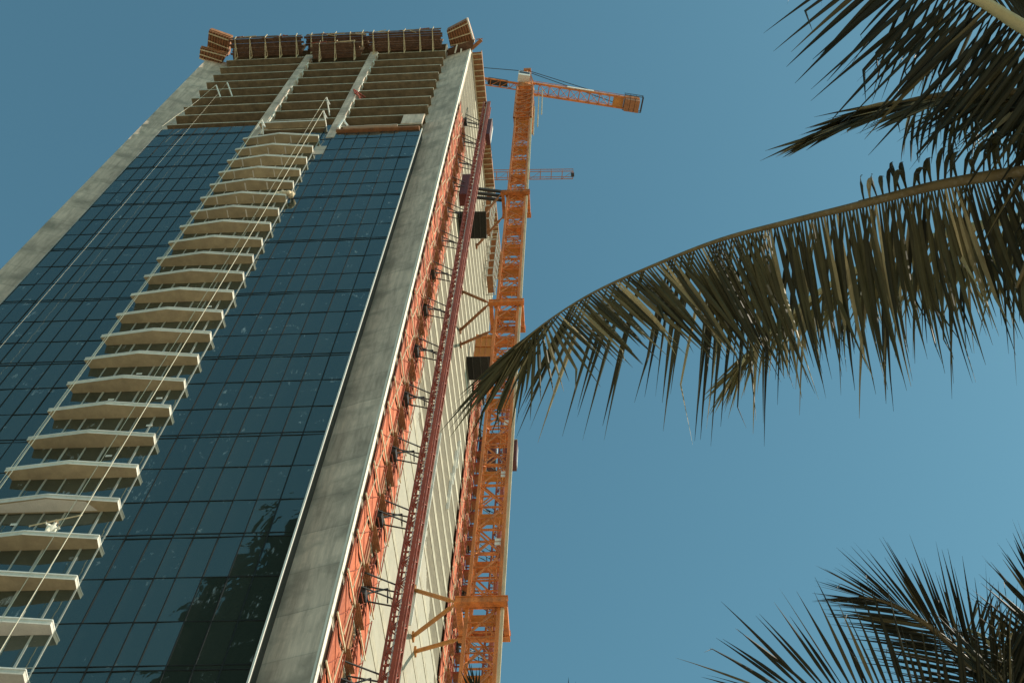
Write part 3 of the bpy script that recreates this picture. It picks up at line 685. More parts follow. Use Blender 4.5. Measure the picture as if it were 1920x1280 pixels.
# second crane, standing on the core behind the roof
K2 = Vector((-26., 75., 0)); c2 = empty('tower_crane', (K2.x, K2.y, 166.), 'second crane with thin pale lattice jib sticking out from behind the tower roof', 'crane')
b = MB(); lattice(b, K2.x, K2.y, 1.8, 166.0, 201.6, 2.4, .2, .1); b.build('mast', M['steel'], c2)
b = MB(); e = atY(1074, 325, 77.5); zz = 202.5
P0 = Vector((K2.x, K2.y, zz)); P1 = Vector((e.x, 77.5, e.z - .9)); dr = (P1 - P0); ln = dr.length; dr.normalize(); pr_ = Vector((-dr.y, dr.x, 0)).normalized()
def J2(a, s, h): q = P0 + dr * a + pr_ * s; q.z += h; return q
for s in (-.75, .75): b.bar(J2(-8, s, 0), J2(ln, s, 0), .13); b.bar(J2(-8, s, 1.1), J2(ln, s, 1.1), .11)
k = int((ln + 8) / 2.05)
for i in range(k + 1):
    a = ln - i * 2.05
    b.bar(J2(a, -.75, 0), J2(a, .75, 0), .15)
    for s in (-.75, .75): b.bar(J2(a, s, 0), J2(a, s, 1.1), .1)
    if i < k and i % 3 == 0: b.bar(J2(a, -.75, 0), J2(a - 2.05, .75, 0), .06)
b.build('jib', M['jib2'], c2)
b = MB(); b.box(P1.x - .35, P1.x + .25, P1.y - .3, P1.y + .3, P1.z - .2, P1.z + .5); b.build('jib_tip', M['blacks'], c2)

# ---------------------------------------------------------------- loading decks, nets, scaffold frames on the side
def loading_deck(label, quad, z, mats=('black', 'galv')):
    A, B_, C_, D_ = quad
    cpt = (A + B_ + C_ + D_) / 4
    t = empty('loading_deck', cpt, label, 'loading deck')
    b = MB(); b.prism([(p.x, p.y) for p in quad], z, z + .1); b.build('deck', M[mats[0]], t)
    b = MB()
    for u in (0, .2, .4, .6, .8, 1):
        p, q = A.lerp(B_, u), D_.lerp(C_, u); b.bar((p.x, p.y, z - .06), (q.x, q.y, z - .06), .1, .1)
    b.build('joist', M['returnp'], t)
    b = MB(); b.bar((A.x, A.y, z + .1), (B_.x, B_.y, z + .1), .12); b.bar((A.x, A.y, z + 1.1), (B_.x, B_.y, z + 1.1), .07)
    for u in (0, .5, 1): p = A.lerp(B_, u); b.bar((p.x, p.y, z), (p.x, p.y, z + 1.1), .07)
    b.build('guard_rail', M[mats[1]], t)
    return t
def quadZ(pp, z): return [atZ(x, y, z) for x, y in pp]
loading_deck('black loading deck cantilevered behind the red hoist, high on the side wall', quadZ([(912, 447), (857, 447), (854, 397), (911, 397)], 127), 127)
loading_deck('black loading deck below the amber screen, beside the crane mast', quadZ([(948, 712), (874, 712), (871, 669), (944, 669)], 119.5), 119.5)
t = empty('amber_screen', onside(900, 665), 'amber plywood screen behind the mid crane collar, above a black deck', 'screen')
a, c = atZ(889, 665, 121.5), atZ(930, 665, 121.5)
b = MB(); h = 6.0
b.hexa([Vector((a.x, a.y, 120.6)), Vector((c.x, c.y, 120.6)), Vector((c.x, c.y + .1, 120.6)), Vector((a.x, a.y + .1, 120.6)), Vector((a.x, a.y, 120.6 + h)), Vector((c.x, c.y, 120.6 + h)), Vector((c.x, c.y + .1, 120.6 + h)), Vector((a.x, a.y + .1, 120.6 + h))]); b.build('board', M['steel2'], t)
b = MB()
for u in (0, .25, .5, .75, 1): p = a.lerp(c, u); b.bar((p.x, p.y - .05, 120.6), (p.x, p.y - .05, 120.6 + h), .09)
for k in range(3): b.bar((a.x, a.y - .06, 121 + k * 2.4), (c.x, c.y - .06, 121 + k * 2.4), .09)
b.build('batten', M['steel'], t)
def scaffold(label, s0, s1, z0, z1, off, mt='galv', boards=True):
    t = empty('scaffold_frame', side((s0 + s1) / 2, off, z0), label, 'scaffold')
    b = MB(); n = max(2, int((z1 - z0) / 2.4))
    for s in (s0, s1):
        for o in (off - .9, off): b.bar(side(s, o, z0), side(s, o, z1), .11)
    for i in range(n + 1):
        z = z0 + (z1 - z0) * i / n
        for s in (s0, s1): b.bar(side(s, off - 1.3, z), side(s, off + .15, z), .12)
        b.bar(side(s0, off, z), side(s1, off, z), .1)
        if i < n: b.bar(side(s0, off, z), side(s1, off, z + (z1 - z0) / n), .08)
    b.build('frame', M[mt], t)
    if boards:
        for i in range(n):
            b = MB(); sbox(b, s0 + .2, s1 - .2, off - .95, off - .1, z0 + (z1 - z0) * i / n + .1, z0 + (z1 - z0) * i / n + .16); b.build('board', M['beam'], t)
    return t
scaffold('white tube scaffold frame on the upper side wall beside the top crane collar', 27.5, 30.5, 148, 163, 1.5)
scaffold('white tube scaffold frame near the roof edge behind the red hoist', 21.0, 24.0, 153, 165, 1.35)
scaffold('dark red scaffold frame on the side wall far edge, low behind the crane mast', 35.2, 36.8, 70, 118, 1.25, 'red')
# pale downpipes and tarps on the side wall
b = MB()
for s, z0, z1, o in ((14.5, 66, 98, .12), (17.2, 66, 92, .12), (24.5, 90, 96, .16), (25.2, 95, 101, .16), (26.0, 99, 104, .16)):
    b.bar(side(s, o, z0), side(s, o, z1), .3, .1)
tag(b.build('hanging_sheet', M['trim']), 'pale plastic sheets and strips hanging on the side wall between hoist and crane', 'sheeting')

# ---------------------------------------------------------------- ropes and davits on the front
def davit(label, x, y, z, lean, ropes):
    t = empty('rope_davit', (x, y + .8, z), label, 'davit')
    b = MB(); b.bar((x + lean, 42.3, z - 1.9), (x, y, z), .13); b.bar((x - .05, y, z + .02), (x + .5, y + .6, z - 1.0), .1); b.build('arm', M['trim'], t)
    for dx, zb, rr in ropes:
        r_ = MB(); pts = []
        for k in range(13):
            u = k / 12; zz = z + (zb - z) * u; pts.append((x + dx * u + .06 * math.sin(u * 9 + dx), y + .12 * math.sin(u * math.pi), zz))
        r_.tube(pts, rr, 5); r_.build('rope', M['rope'], t)
davit('white davit on the topmost ledge with a thick cream rope running down the ledges', -28.75, 40.55, 132.9, .5, [(-1.1, 20., .030)])
davit('white davit above the topmost ledge with a thin slack rope left of the thick one', -29.35, 40.6, 138.4, .5, [(-1.5, 20., .018)])
davit('white davit at the left end of the topmost ledge with double cream ropes', -35.7, 40.8, 131.2, .35, [(-.35, 20., .022), (-.75, 20., .018)])
davit('white davit on a bare slab of the left bay with one thin tight rope', -44.15, 41.0, 148.4, .9, [(.1, 20., .009)])
davit('white davit on the bare left bay slabs nearest the left end wall, rope slanting left', -45.35, 41.0, 147.4, .9, [(-2.2, 131., .022)])
# red props leaning out between slabs
t = MB(); a = atY(663, 168, 41.6); t.bar(a, atY(685, 183, 42.5), .16); t.bar(atY(664, 174, 41.6), atY(680, 185, 42.4), .14); t.bar(atY(668, 171, 41.8), atY(677, 190, 42.3), .14); t.bar(atY(663, 169, 41.6), atY(667, 176, 41.7), .14)
tag(t.build('steel_prop', M['red']), 'red steel props leaning out from a bare slab beside the right column', 'prop')
# bent bracket at the top of the right glazing
b = MB(); b.bar(atY(634, 240, 41.6), atY(644, 226, 41.6), .22); b.bar(atY(644, 226, 41.6), atY(652, 236, 41.7), .18)
tag(b.build('steel_bracket', M['trim']), 'bent white steel bracket at the top left corner of the right glazing', 'bracket')
b = MB()
for k in range(10):
    x = -26 + k * .62; b.box(x, x + .7, 41.45 + .03 * math.sin(k), 41.72, 129.42 + random.uniform(0, .06), 129.55 + random.uniform(0, .12))
tag(b.build('folded_sheet', M['board']), 'crumpled pale sheet lying along the rail over the right glazing', 'sheeting')

# ---------------------------------------------------------------- worker and bundle on the ledges
def person(label, base, sc_=1.0, yaw=0.):
    t = empty('person', base, label, 'person')
    def P(x, y, z):
        c, s = math.cos(yaw), math.sin(yaw); return (base[0] + (x * c - y * s) * sc_, base[1] + (x * s + y * c) * sc_, base[2] + z * sc_)
    J_ = {'pelvis': ((0, 0, .34), .16), 'waist': ((0, -.06, .52), .15), 'chest': ((0, -.14, .74), .17), 'neck': ((0, -.2, .93), .065), 'head': ((0, -.24, 1.05), .10), 'crown': ((0, -.25, 1.16), .085),
          'lsh': ((.2, -.16, .84), .075), 'lel': ((.34, -.34, .66), .055), 'lwr': ((.3, -.52, .56), .04), 'lha': ((.27, -.6, .55), .042),
          'rsh': ((-.2, -.16, .84), .075), 'rel': ((-.36, -.32, .68), .055), 'rwr': ((-.38, -.5, .56), .04), 'rha': ((-.36, -.58, .55), .042),
          'lhip': ((.12, -.02, .32), .11), 'lkn': ((.2, -.44, .48), .085), 'lan': ((.18, -.2, .1), .055), 'lto': ((.19, -.38, .04), .05),
          'rhip': ((-.12, -.02, .32), .11), 'rkn': ((-.2, -.44, .5), .085), 'ran': ((-.18, -.2, .1), .055), 'rto': ((-.2, -.38, .04), .05)}
    E = ['pelvis waist', 'waist chest', 'chest neck', 'neck head', 'head crown', 'chest lsh', 'lsh lel', 'lel lwr', 'lwr lha', 'chest rsh', 'rsh rel', 'rel rwr', 'rwr rha',
         'pelvis lhip', 'lhip lkn', 'lkn lan', 'lan lto', 'pelvis rhip', 'rhip rkn', 'rkn ran', 'ran rto']
    names = list(J_); idx = {k: i for i, k in enumerate(names)}
    me = bpy.data.meshes.new('body'); me.from_pydata([J_[k][0] for k in names], [tuple(idx[q] for q in e.split()) for e in E], [])
    o = bpy.data.objects.new('body', me); col.objects.link(o); o.parent = t
    o.scale = (sc_,) * 3; o.rotation_euler = (0, 0, yaw)
    sk = o.modifiers.new('skin', 'SKIN'); o.modifiers.new('sub', 'SUBSURF').levels = 1; o.modifiers['sub'].render_levels = 1
    if not me.skin_vertices: me.attributes.new('skin', 'FLOAT', 'POINT')
    for i, k in enumerate(names):
        v = me.skin_vertices[0].data[i]; v.radius = (J_[k][1],) * 2; v.use_root = (k == 'pelvis')
    me.materials.append(M['white'])
    h = MB(); h.tube([P(0, -.245, 1.13), P(0, -.245, 1.17), P(0, -.25, 1.24), P(0, -.25, 1.27)], [.17, .125, .10, .03], 10); h.build('hat', M['sack'], t)
    fc = MB(); fc.tube([P(0, -.30, 1.06), P(0, -.36, 1.055)], [.06, .02], 8); fc.build('face', M['skin'], t)
    for s in (.27, -.36):
        g = MB()
        for k in range(4): g.tube([P(s - .035 + k * .023, -.60, .56), P(s - .035 + k * .023, -.67, .555), P(s - .035 + k * .023, -.69, .52)], [.011, .010, .008], 5)
        g.tube([P(s + .05, -.58, .55), P(s + .075, -.63, .54)], [.012, .009], 5); g.build('hand', M['skin'], t)
    return t
ledge_top = 64.5 + FH * -3 + .39
wp = atZ(84, 1000, ledge_top)
person('worker in white clothes crouching on a ledge near the lower left, behind a long pole', (wp.x, max(wp.y, 41.25) + .25, ledge_top), 1.15, .5)
b = MB(); a = Vector((wp.x - 1.25, 41.1, ledge_top + .75)); e = Vector((wp.x + 1.75, 40.9, ledge_top + 1.45)); b.tube([a, e], .045, 6)
tag(b.build('pole', M['timber']), 'long pale pole held level across the crouching worker in white', 'pole')
b = MB(); zt = 64.5 + FH * 12 + .39; bp_ = atZ(526, 366, zt)
for k in range(7):
    cx, cy = bp_.x - .55 + .24 * k + random.uniform(-.1, .1), 41.45 + random.uniform(-.1, .15); hh = random.uniform(.5, 1.3)
    b.tube([(cx, cy, zt), (cx + random.uniform(-.1, .1), cy - .05, zt + hh * .5), (cx + random.uniform(-.2, .2), cy, zt + hh), (cx + random.uniform(-.3, .3), cy, zt + hh + .2)], [.26, .3, .2, .06], 7)
tag(b.build('sack_pile', M['sack'], smooth=True), 'heap of beige sacks and cloth at the right end of an upper ledge', 'sacks')

# ---------------------------------------------------------------- dark tower across the street (seen in the glass)
nb = empty('neighbouring_tower', (-52, -46, GZ), 'dark stepped tower across the street, seen only as a reflection in the lower glass', 'building')
b = MB(); b.box(-65, -30, -64, -34, GZ, 118); b.box(-60, -31, -62, -35, 118, 136); b.box(-56.5, -32, -61, -36, 136, 149); b.box(-53, -33, -60, -36.5, 149, 163)
for k in range(9): b.box(-64 + k * 3.1, -63.2 + k * 3.1, -35.5, -34.6, 118 + (k > 1) * 18 * (k < 9), 122 + (k > 1) * 18 + random.uniform(0, 5)); b.build('wall', M['facade2'], nb)
for i in range(32):
    b = MB()
    for k in range(10): b.box(-65 + k * 3.4, -63.2 + k * 3.4, -33.98, -33.9, 3 + i * 3.6, 5.2 + i * 3.6)
    b.build('window', M['pane2'], nb)

# ---------------------------------------------------------------- palms
def catmull(P, n):
    out = []
    Q = [P[0] * 2 - P[1]] + P + [P[-1] * 2 - P[-2]]
    for i in range(1, len(Q) - 2):
        for k in range(n):
            t = k / n; p0, p1, p2, p3 = Q[i - 1], Q[i], Q[i + 1], Q[i + 2]
            out.append(.5 * ((2 * p1) + (p2 - p0) * t + (2 * p0 - 5 * p1 + 4 * p2 - p3) * t * t + (3 * p1 - p0 - 3 * p2 + p3) * t ** 3))
    out.append(P[-1]); return out
def interp(keys, t):
    if t <= keys[0][0]: return keys[0][1]
    for (a, va), (c, vc) in zip(keys, keys[1:]):
        if t <= c:
            u = (t - a) / (c - a)
            if isinstance(va, tuple): return tuple(x + (y - x) * u for x, y in zip(va, vc))
            return va + (vc - va) * u
    return keys[-1][1]
def leaflet(mb, p, d0, L, W, droop, kink, nrm, segs=6, curl=0.):
    """one folded strap leaf: narrow foot, widest at a third, drawn-out tip, bending under its weight"""
    pts = [p]; d = d0.copy(); cur = p.copy(); g = Vector((0, 0, -1))
    kk = int(segs * kink) if kink else -1
    for k in range(segs):
        cur = cur + d * (L / segs); pts.append(cur.copy())
        d = (d + g * droop * (.4 + k / segs) / segs * 2).normalized()
        if k == kk: d = (d * .35 + g * .8 + Vector((random.uniform(-.3, .3), random.uniform(-.3, .3), 0))).normalized()
    rows = []
    for k, q in enumerate(pts):
        t = (pts[min(k + 1, segs)] - pts[max(k - 1, 0)]).normalized()
        u = k / segs
        w = W * (.35 + 1.3 * u if u < .3 else .74 + .26 * (1 - u) / .7 if u < .5 else max(.05, (1 - u) / .5 * .93))
        n = (nrm - t * nrm.dot(t)); n = n.normalized() if n.length > 1e-3 else t.orthogonal().normalized()
        n = Quaternion(t, curl * u) @ n
        x = t.cross(n).normalized(); fold = .45
        rows.append((q + x * w * .5 - n * w * .5 * fold, q, q - x * w * .5 - n * w * .5 * fold))
    i0 = len(mb.v)
    for r3 in rows: mb.v += [tuple(v) for v in r3]
    for k in range(segs):
        a = i0 + k * 3
        for j in (0, 1): mb.f.append((a + j, a + j + 1, a + j + 4, a + j + 3)); mb.mi.append(0)
def frond(parent, pts, n, sideA, sideB, length, width=.045, droop=.5, kinkp=.3, mats=('leaf', 'midrib'), rad=(.045, .008), t0=.12, jit=.12, seed=1, skip=.0, label=None, rpow=1., lenB=None, skipB=0., nj=.35, tip=None):
    rs = random.getstate(); random.seed(seed)
    sp = catmull([atD(*p) for p in pts], 14); mb = MB()
    # arc-length table
    ln = [0]
    for a, c in zip(sp, sp[1:]): ln.append(ln[-1] + (c - a).length)
    def at(u):
        s = u * ln[-1]
        for i in range(len(ln) - 1):
            if s <= ln[i + 1]:
                k = (s - ln[i]) / max(1e-6, ln[i + 1] - ln[i]); return sp[i].lerp(sp[i + 1], k), (sp[i + 1] - sp[i]).normalized()
        return sp[-1], (sp[-1] - sp[-2]).normalized()
    view = CR.col[2]
    for i in range(n):
        for S, keys in enumerate((sideA, sideB)):
            if keys is None: continue
            u = t0 + (1 - t0) * (i + .5 * S + random.uniform(-.14, .14)) / n
            u = min(u, 1.)
            if random.random() < (skipB if S else skip): continue
            p, T = at(u)
            d = cdir(*interp(keys, u)); d = (d + Vector((random.gauss(0, jit), random.gauss(0, jit), random.gauss(0, jit)))).normalized()
            L = interp(lenB if (S and lenB) else length, u) * random.uniform(.74, 1.12); W = width * random.uniform(.8, 1.15) * (1 if u < .9 else .75)
            nrm = T.cross(d); nrm = nrm.normalized() if nrm.length > .05 else -view
            if nrm.dot(view) > 0: nrm = -nrm
            nrm = (nrm + Vector((random.gauss(0, nj), random.gauss(0, nj), random.gauss(0, nj)))).normalized()
            kink = random.uniform(.45, .85) if random.random() < kinkp else 0
            leaflet(mb, p, d, L, W, interp(droop, u) if isinstance(droop, list) else droop, kink, nrm, curl=random.uniform(-.8, .8))
    if tip:
        nt_, d1_, d2_, L0, L1 = tip
        for i in range(nt_):
            u = .93 + .07 * random.random(); p, T = at(u); k = random.random()
            d = cdir(*[x + (y - x) * k for x, y in zip(d1_, d2_)]); d = (d + Vector([random.gauss(0, .03) for _ in range(3)])).normalized()
            nrm = (T.cross(d) + Vector([random.gauss(0, .5) for _ in range(3)])).normalized()
            leaflet(mb, p, d, random.uniform(L0, L1), width * .8, .10, 0, nrm if nrm.dot(view) < 0 else -nrm, curl=random.uniform(-.6, .6))
    o = mb.build('frond', M[mats[0]], parent)
    if label: o['label'] = label
    rb = MB(); k = len(sp); rb.tube(sp, [rad[1] + (rad[0] - rad[1]) * (1 - i / (k - 1)) ** rpow for i in range(k)], 8); rb.build('midrib', M[mats[1]], o, smooth=True)
    random.setstate(rs); return o
def palm(label, crown, rad=.17):
    t = empty('coconut_palm', (crown.x, crown.y, GZ), label, 'palm tree')
    b = MB(); n = 40
    pts = []; rr = []
    for i in range(n + 1):
        u = i / n; pts.append((crown.x + .25 * math.sin(u * 2.4) - .25 * math.sin(2.4), crown.y + .2 * (1 - u), GZ + (crown.z - GZ) * u)); rr.append((rad * (1.35 - .4 * u)) * (1.06 if i % 2 else .97) * (1.4 if i == 0 else 1))
    b.tube(pts, rr, 12); b.build('trunk', M['trunk'], t, smooth=True)
    b = MB()
    for i in range(10):
        a = i * 2.4; b.tube([crown + Vector((.05 * math.cos(a), .05 * math.sin(a), -.35)), crown + Vector((.16 * math.cos(a), .16 * math.sin(a), -.05)), crown + Vector((.3 * math.cos(a), .3 * math.sin(a), .12))], [.09, .07, .05], 6)
    b.build('leaf_base', M['midrib'], t, smooth=True)
    return t

pa = palm('coconut palm at the upper right with one long drooping frond reaching towards the crane', atD(2420, 300, 8.4))
# the long drooping frond
frond(pa, [(2420, 300, 8.4), (2150, 300, 8.35), (1920, 322, 8.3), (1760, 347, 8.3), (1620, 382, 8.25), (1480, 416, 8.2), (1350, 450, 8.1), (1220, 500, 8.0), (1110, 550, 7.9), (1020, 607, 7.8), (965, 655, 7.75)],
      225,
      [(0, (.5, .86, -.2)), (.3, (.34, .94, -.15)), (.42, (.10, 1, -.1)), (.58, (.12, .99, -.2)), (.68, (.36, .92, -.25)), (.82, (.70, .70, -.25)), (.93, (.72, .68, -.2)), (.96, (.0, .99, -.2)), (1, (-.62, .74, -.1))],
      [(0, (.3, .9, .35)), (.42, (.05, .9, .45)), (.60, (-.02, .95, .4)), (.76, (-.15, .95, .35)), (.88, (-.40, .88, .25)), (.95, (-.62, .77, .15)), (1, (-.66, .74, .0))],
      [(0, 1.2), (.33, 1.22), (.5, 1.18), (.63, 1.12), (.72, .98), (.8, .76), (.88, .58), (.95, .52), (1, .80)], .035, [(0, .30), (.42, .40), (.8, .20), (1, .08)], .24, ('leaf', 'midrib'), (.066, .005), .05, .040, 11, rpow=1.9,
      lenB=[(0, 1.2), (.5, 1.4), (.7, 1.42), (.85, 1.05), (.95, .75), (1, .75)], skipB=.60, nj=.16, tip=(40, (-.76, .63, -.1), (-.45, .88, -.15), .45, .80))
# short curled leaflets standing along the top of the same frond's base
frond(pa, [(2250, 296, 8.45), (2060, 306, 8.42), (1920, 318, 8.4), (1760, 343, 8.36), (1610, 379, 8.33)], 46, [(0, (-.30, -.90, -.65)), (1, (-.40, -.75, -.65))], None,
      [(0, 1.0), (1, .36)], .038, 1.55, .1, ('leaf', 'midrib'), (.03, .012), .1, .14, 12)
# frond passing over the top right corner
frond(pa, [(2420, 300, 8.4), (2150, 190, 8.5), (1920, 52, 8.5), (1840, 2, 8.5), (1740, -50, 8.5), (1650, -95, 8.5), (1600, -118, 8.4)],
      62, [(0, (-.35, .92, .05)), (.35, (-.50, .85, .05)), (.6, (-.68, .73, .0)), (.85, (-.76, .65, 0)), (1, (-.88, .47, 0))], [(0, (-.2, -.9, .3)), (1, (-.5, -.8, .3))],
      [(0, 1.1), (.4, 1.25), (.7, 1.2), (.9, .95), (1, .75)], .040, .12, .28, ('leafd', 'midy'), (.065, .015), .1, .05, 13)
frond(pa, [(2420, 300, 8.7), (2150, 160, 8.9), (1960, 60, 9.0), (1820, 0, 9.0), (1700, -40, 9.0)],
      64, [(0, (-.3, .93, .05)), (.5, (-.55, .83, .05)), (1, (-.72, .7, 0))], [(0, (.1, .9, .3)), (1, (-.4, .9, .2))],
      [(0, 1.0), (.5, 1.1), (1, .8)], .034, .25, .3, ('leafd', 'midrib'), (.05, .012), .1, .08, 14)
# folded frond pointing left below it
frond(pa, [(2420, 300, 8.6), (2150, 215, 8.8), (1950, 178, 8.9), (1800, 176, 8.95), (1690, 194, 8.95), (1610, 220, 8.95), (1540, 254, 8.9)],
      84, [(0, (-.5, .8, 0)), (.5, (-.75, .58, -.1)), (.75, (-.92, .36, -.1)), (1, (-.90, .46, 0))], [(0, (-.6, -.4, .3)), (.5, (-.88, .05, .4)), (.8, (-.97, .18, .2)), (1, (-.90, .42, 0))],
      [(0, .85), (.5, .75), (.8, .60), (1, .36)], .040, .16, .16, ('leaf', 'midrib'), (.05, .008), .1, .05, 15, nj=.25, tip=(20, (-.93, .30, 0), (-.86, .50, 0), .25, .5))
frond(pa, [(2420, 300, 8.7), (2150, 230, 9.0), (1950, 190, 9.2), (1820, 186, 9.2), (1700, 200, 9.2)],
      50, [(0, (-.25, .95, 0)), (.5, (-.30, .93, 0)), (1, (-.32, .92, 0))], [(0, (.1, .98, .1)), (1, (-.1, .97, .1))],
      [(0, .75), (.5, .6), (1, .42)], .028, .5, .3, ('leaf', 'midrib'), (.05, .010), .1, .09, 16)
# smaller frond hidden behind the long one
frond(pa, [(2420, 300, 8.6), (2150, 380, 9.2), (1900, 410, 9.5), (1720, 455, 9.6), (1580, 520, 9.6), (1480, 590, 9.5), (1410, 655, 9.4), (1385, 690, 9.35)],
      66, [(0, (-.2, .97, 0)), (.6, (-.45, .88, 0)), (.9, (-.62, .78, 0)), (1, (-.6, .8, 0))], [(0, (.3, .93, .2)), (.6, (.25, .95, .2)), (.85, (.1, .98, .1)), (1, (-.5, .85, 0))],
      [(0, 1.0), (.5, .85), (.85, .42), (1, .50)], .035, .3, .2, ('leafy', 'midy'), (.05, .010), .2, .07, 17, tip=(26, (-.75, .66, 0), (-.30, .95, 0), .3, .55))
# frond base crossing the right edge
frond(pa, [(2420, 300, 8.4), (2200, 330, 8.1), (2050, 380, 7.9), (1950, 450, 7.8), (1905, 540, 7.75)],
      46, [(0, (.1, .98, 0)), (.6, (-.12, .98, 0)), (1, (.1, .99, 0))], [(0, (.5, .85, .2)), (1, (.3, .93, 0))],
      [(0, 1.1), (.6, .7), (1, .35)], .040, .3, .25, ('leaf', 'midrib'), (.05, .010), .1, .08, 18)
frond(pa, [(2420, 300, 8.4), (2560, 160, 8.0), (2680, 120, 7.6), (2800, 160, 7.2)], 40, [(0, (-.3, .9, 0)), (1, (.3, .9, 0))], [(0, (.5, -.8, .2)), (1, (.8, -.4, 0))], [(0, .9), (1, .6)], .05, .4, .2, ('leafd', 'midrib'), (.05, .01), .1, .08, 19)
frond(pa, [(2420, 300, 8.4), (2540, 380, 8.6), (2680, 500, 8.8), (2760, 640, 8.8)], 40, [(0, (-.3, .9, 0)), (1, (-.2, .95, 0))], [(0, (.8, .3, .2)), (1, (.8, .6, 0))], [(0, .9), (1, .6)], .05, .4, .2, ('leafd', 'midrib'), (.05, .01), .1, .08, 20)

pb = palm('coconut palm at the lower right with spiky upright fronds', atD(2090, 1500, 9.5))
frond(pb, [(2090, 1500, 9.5), (1960, 1390, 9.4), (1868, 1300, 9.3), (1805, 1230, 9.3), (1740, 1172, 9.2), (1670, 1132, 9.2), (1610, 1118, 9.2)],
      80, [(0, (.1, -.99, 0)), (.4, (-.05, -.99, 0)), (.65, (-.35, -.93, 0)), (.85, (-.72, -.69, 0)), (1, (-.95, -.25, 0))], [(0, (-.9, .3, 0)), (.4, (-.96, -.2, 0)), (.7, (-.97, -.18, 0)), (.9, (-.985, -.1, 0)), (1, (-.99, .05, 0))],
      [(0, .8), (.4, .85), (.7, .78), (.9, .55), (1, .40)], .022, .08, .06, ('leafd', 'midrib'), (.045, .010), .2, .03, 31)
frond(pb, [(2090, 1500, 9.5), (1900, 1400, 9.0), (1720, 1335, 8.8), (1580, 1305, 8.7), (1470, 1300, 8.6), (1400, 1312, 8.6)],
      44, [(0, (.05, -.99, 0)), (.45, (-.12, -.99, 0)), (.7, (-.45, -.89, 0)), (.88, (-.82, -.56, 0)), (1, (-.98, -.15, 0))], [(0, (-.8, .5, 0)), (1, (-.9, .4, 0))],
      [(0, .9), (.4, .85), (.7, .98), (.9, .72), (1, .5)], .026, .10, .10, ('leafd', 'midrib'), (.045, .010), .3, .035, 32)
frond(pb, [(2090, 1500, 9.5), (2030, 1370, 9.5), (1985, 1260, 9.4), (1962, 1170, 9.4), (1950, 1105, 9.3), (1942, 1065, 9.3)],
      54, [(0, (-.95, .1, 0)), (.4, (-.85, -.45, 0)), (.7, (-.72, -.69, 0)), (1, (-.25, -.97, 0))], [(0, (.9, .1, 0)), (1, (.4, -.9, 0))],
      [(0, .8), (.5, .85), (.8, .62), (1, .35)], .024, .06, .05, ('leafd', 'midrib'), (.045, .010), .2, .05, 33)
frond(pb, [(2090, 1500, 9.7), (1990, 1370, 9.9), (1900, 1270, 10.0), (1850, 1200, 10.0), (1812, 1178, 10.0)],
      50, [(0, (-.7, -.5, 0)), (.6, (-.85, -.3, .1)), (1, (-.95, -.1, 0))], [(0, (.2, -.95, 0)), (1, (.3, -.9, 0))],
      [(0, .8), (.6, .55), (1, .35)], .03, .15, .5, ('leaf', 'midy'), (.04, .010), .2, .12, 34)
frond(pb, [(2090, 1500, 9.5), (2010, 1430, 9.2), (1930, 1350, 9.1), (1870, 1260, 9.1)],
      46, [(0, (-.9, .2, 0)), (1, (-.6, -.75, 0))], [(0, (.4, -.9, 0)), (1, (.35, -.92, 0))], [(0, .8), (1, .7)], .030, .1, .1, ('leafd', 'midrib'), (.045, .010), .2, .08, 35)
frond(pb, [(2090, 1500, 9.5), (2200, 1380, 9.4), (2320, 1320, 9.2), (2440, 1320, 9.0)], 40, [(0, (0, -.95, 0)), (1, (.6, -.7, 0))], [(0, (.5, .8, 0)), (1, (.7, .7, 0))], [(0, .8), (1, .5)], .042, .2, .1, ('leafd', 'midrib'), (.045, .010), .2, .08, 36)

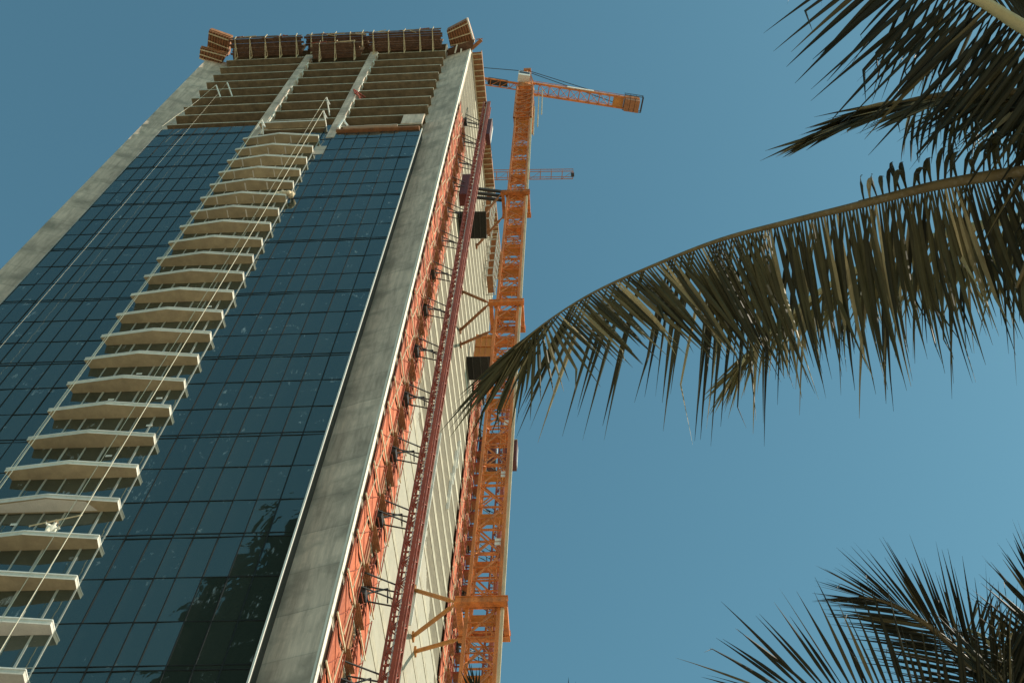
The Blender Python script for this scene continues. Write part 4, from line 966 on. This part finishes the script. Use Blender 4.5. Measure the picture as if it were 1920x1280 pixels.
pc = palm('small palm whose dark leaf tip rises in front of the crane mast foot', atD(930, 1620, 15.), .12)
frond(pc, [(930, 1620, 15.), (915, 1480, 14.9), (903, 1380, 14.8), (893, 1305, 14.7), (884, 1272, 14.7)], 22, [(0, (-.6, -.8, 0)), (.8, (-.45, -.89, 0)), (1, (-.3, -.95, 0))], [(0, (.6, -.8, 0)), (.8, (.3, -.95, 0)), (1, (-.2, -.98, 0))], [(0, .9), (.8, .5), (1, .32)], .045, .05, .05, ('leafd', 'midrib'), (.04, .01), .2, .04, 41)
frond(pc, [(930, 1620, 15.), (1000, 1470, 14.9), (1050, 1370, 14.8), (1075, 1310, 14.7)], 20, [(0, (-.6, -.8, 0)), (1, (.05, -.99, 0))], [(0, (.7, -.7, 0)), (1, (.2, -.98, 0))], [(0, .9), (.8, .5), (1, .30)], .04, .05, .05, ('leafd', 'midrib'), (.04, .01), .2, .04, 42)
frond(pc, [(930, 1620, 15.), (830, 1560, 15.), (730, 1540, 15.), (640, 1580, 15.)], 30, [(0, (-.6, -.3, 0)), (1, (-.9, .4, 0))], [(0, (-.3, .9, 0)), (1, (-.5, .85, 0))], [(0, .9), (1, .4)], .045, .3, .1, ('leafd', 'midrib'), (.04, .01), .2, .06, 43)

# ---------------------------------------------------------------- light
SUN = Vector((.80, -.03, .60)).normalized()
el = math.asin(SUN.z); az = math.atan2(SUN.x, SUN.y)
sd = bpy.data.lights.new('sun', 'SUN'); sd.energy = 5.0; sd.angle = R_(.5); sd.color = (1, .89, .72)
so = bpy.data.objects.new('sun', sd); col.objects.link(so); so.rotation_euler = SUN.to_track_quat('Z', 'Y').to_euler(); so.location = (60, -20, 60)
w = bpy.data.worlds.new('World'); sc.world = w; w.use_nodes = True; nt = w.node_tree
bg = nt.nodes['Background']; sky = nt.nodes.new('ShaderNodeTexSky'); sky.sky_type = 'NISHITA'; sky.sun_disc = False
sky.sun_elevation = el; sky.sun_rotation = az; sky.air_density = 1.0; sky.dust_density = .6; sky.ozone_density = 1.0
tint = nt.nodes.new('ShaderNodeMix'); tint.data_type = 'RGBA'; tint.blend_type = 'MULTIPLY'; tint.inputs['Factor'].default_value = 1; tint.inputs['B'].default_value = (*SKY_TINT, 1)
nt.links.new(sky.outputs[0], tint.inputs['A']); nt.links.new(tint.outputs['Result'], bg.inputs['Color']); bg.inputs['Strength'].default_value = .12
vs = sc.view_settings; vs.view_transform = 'Standard'; vs.look = 'None'; vs.exposure = .25; vs.gamma = 1
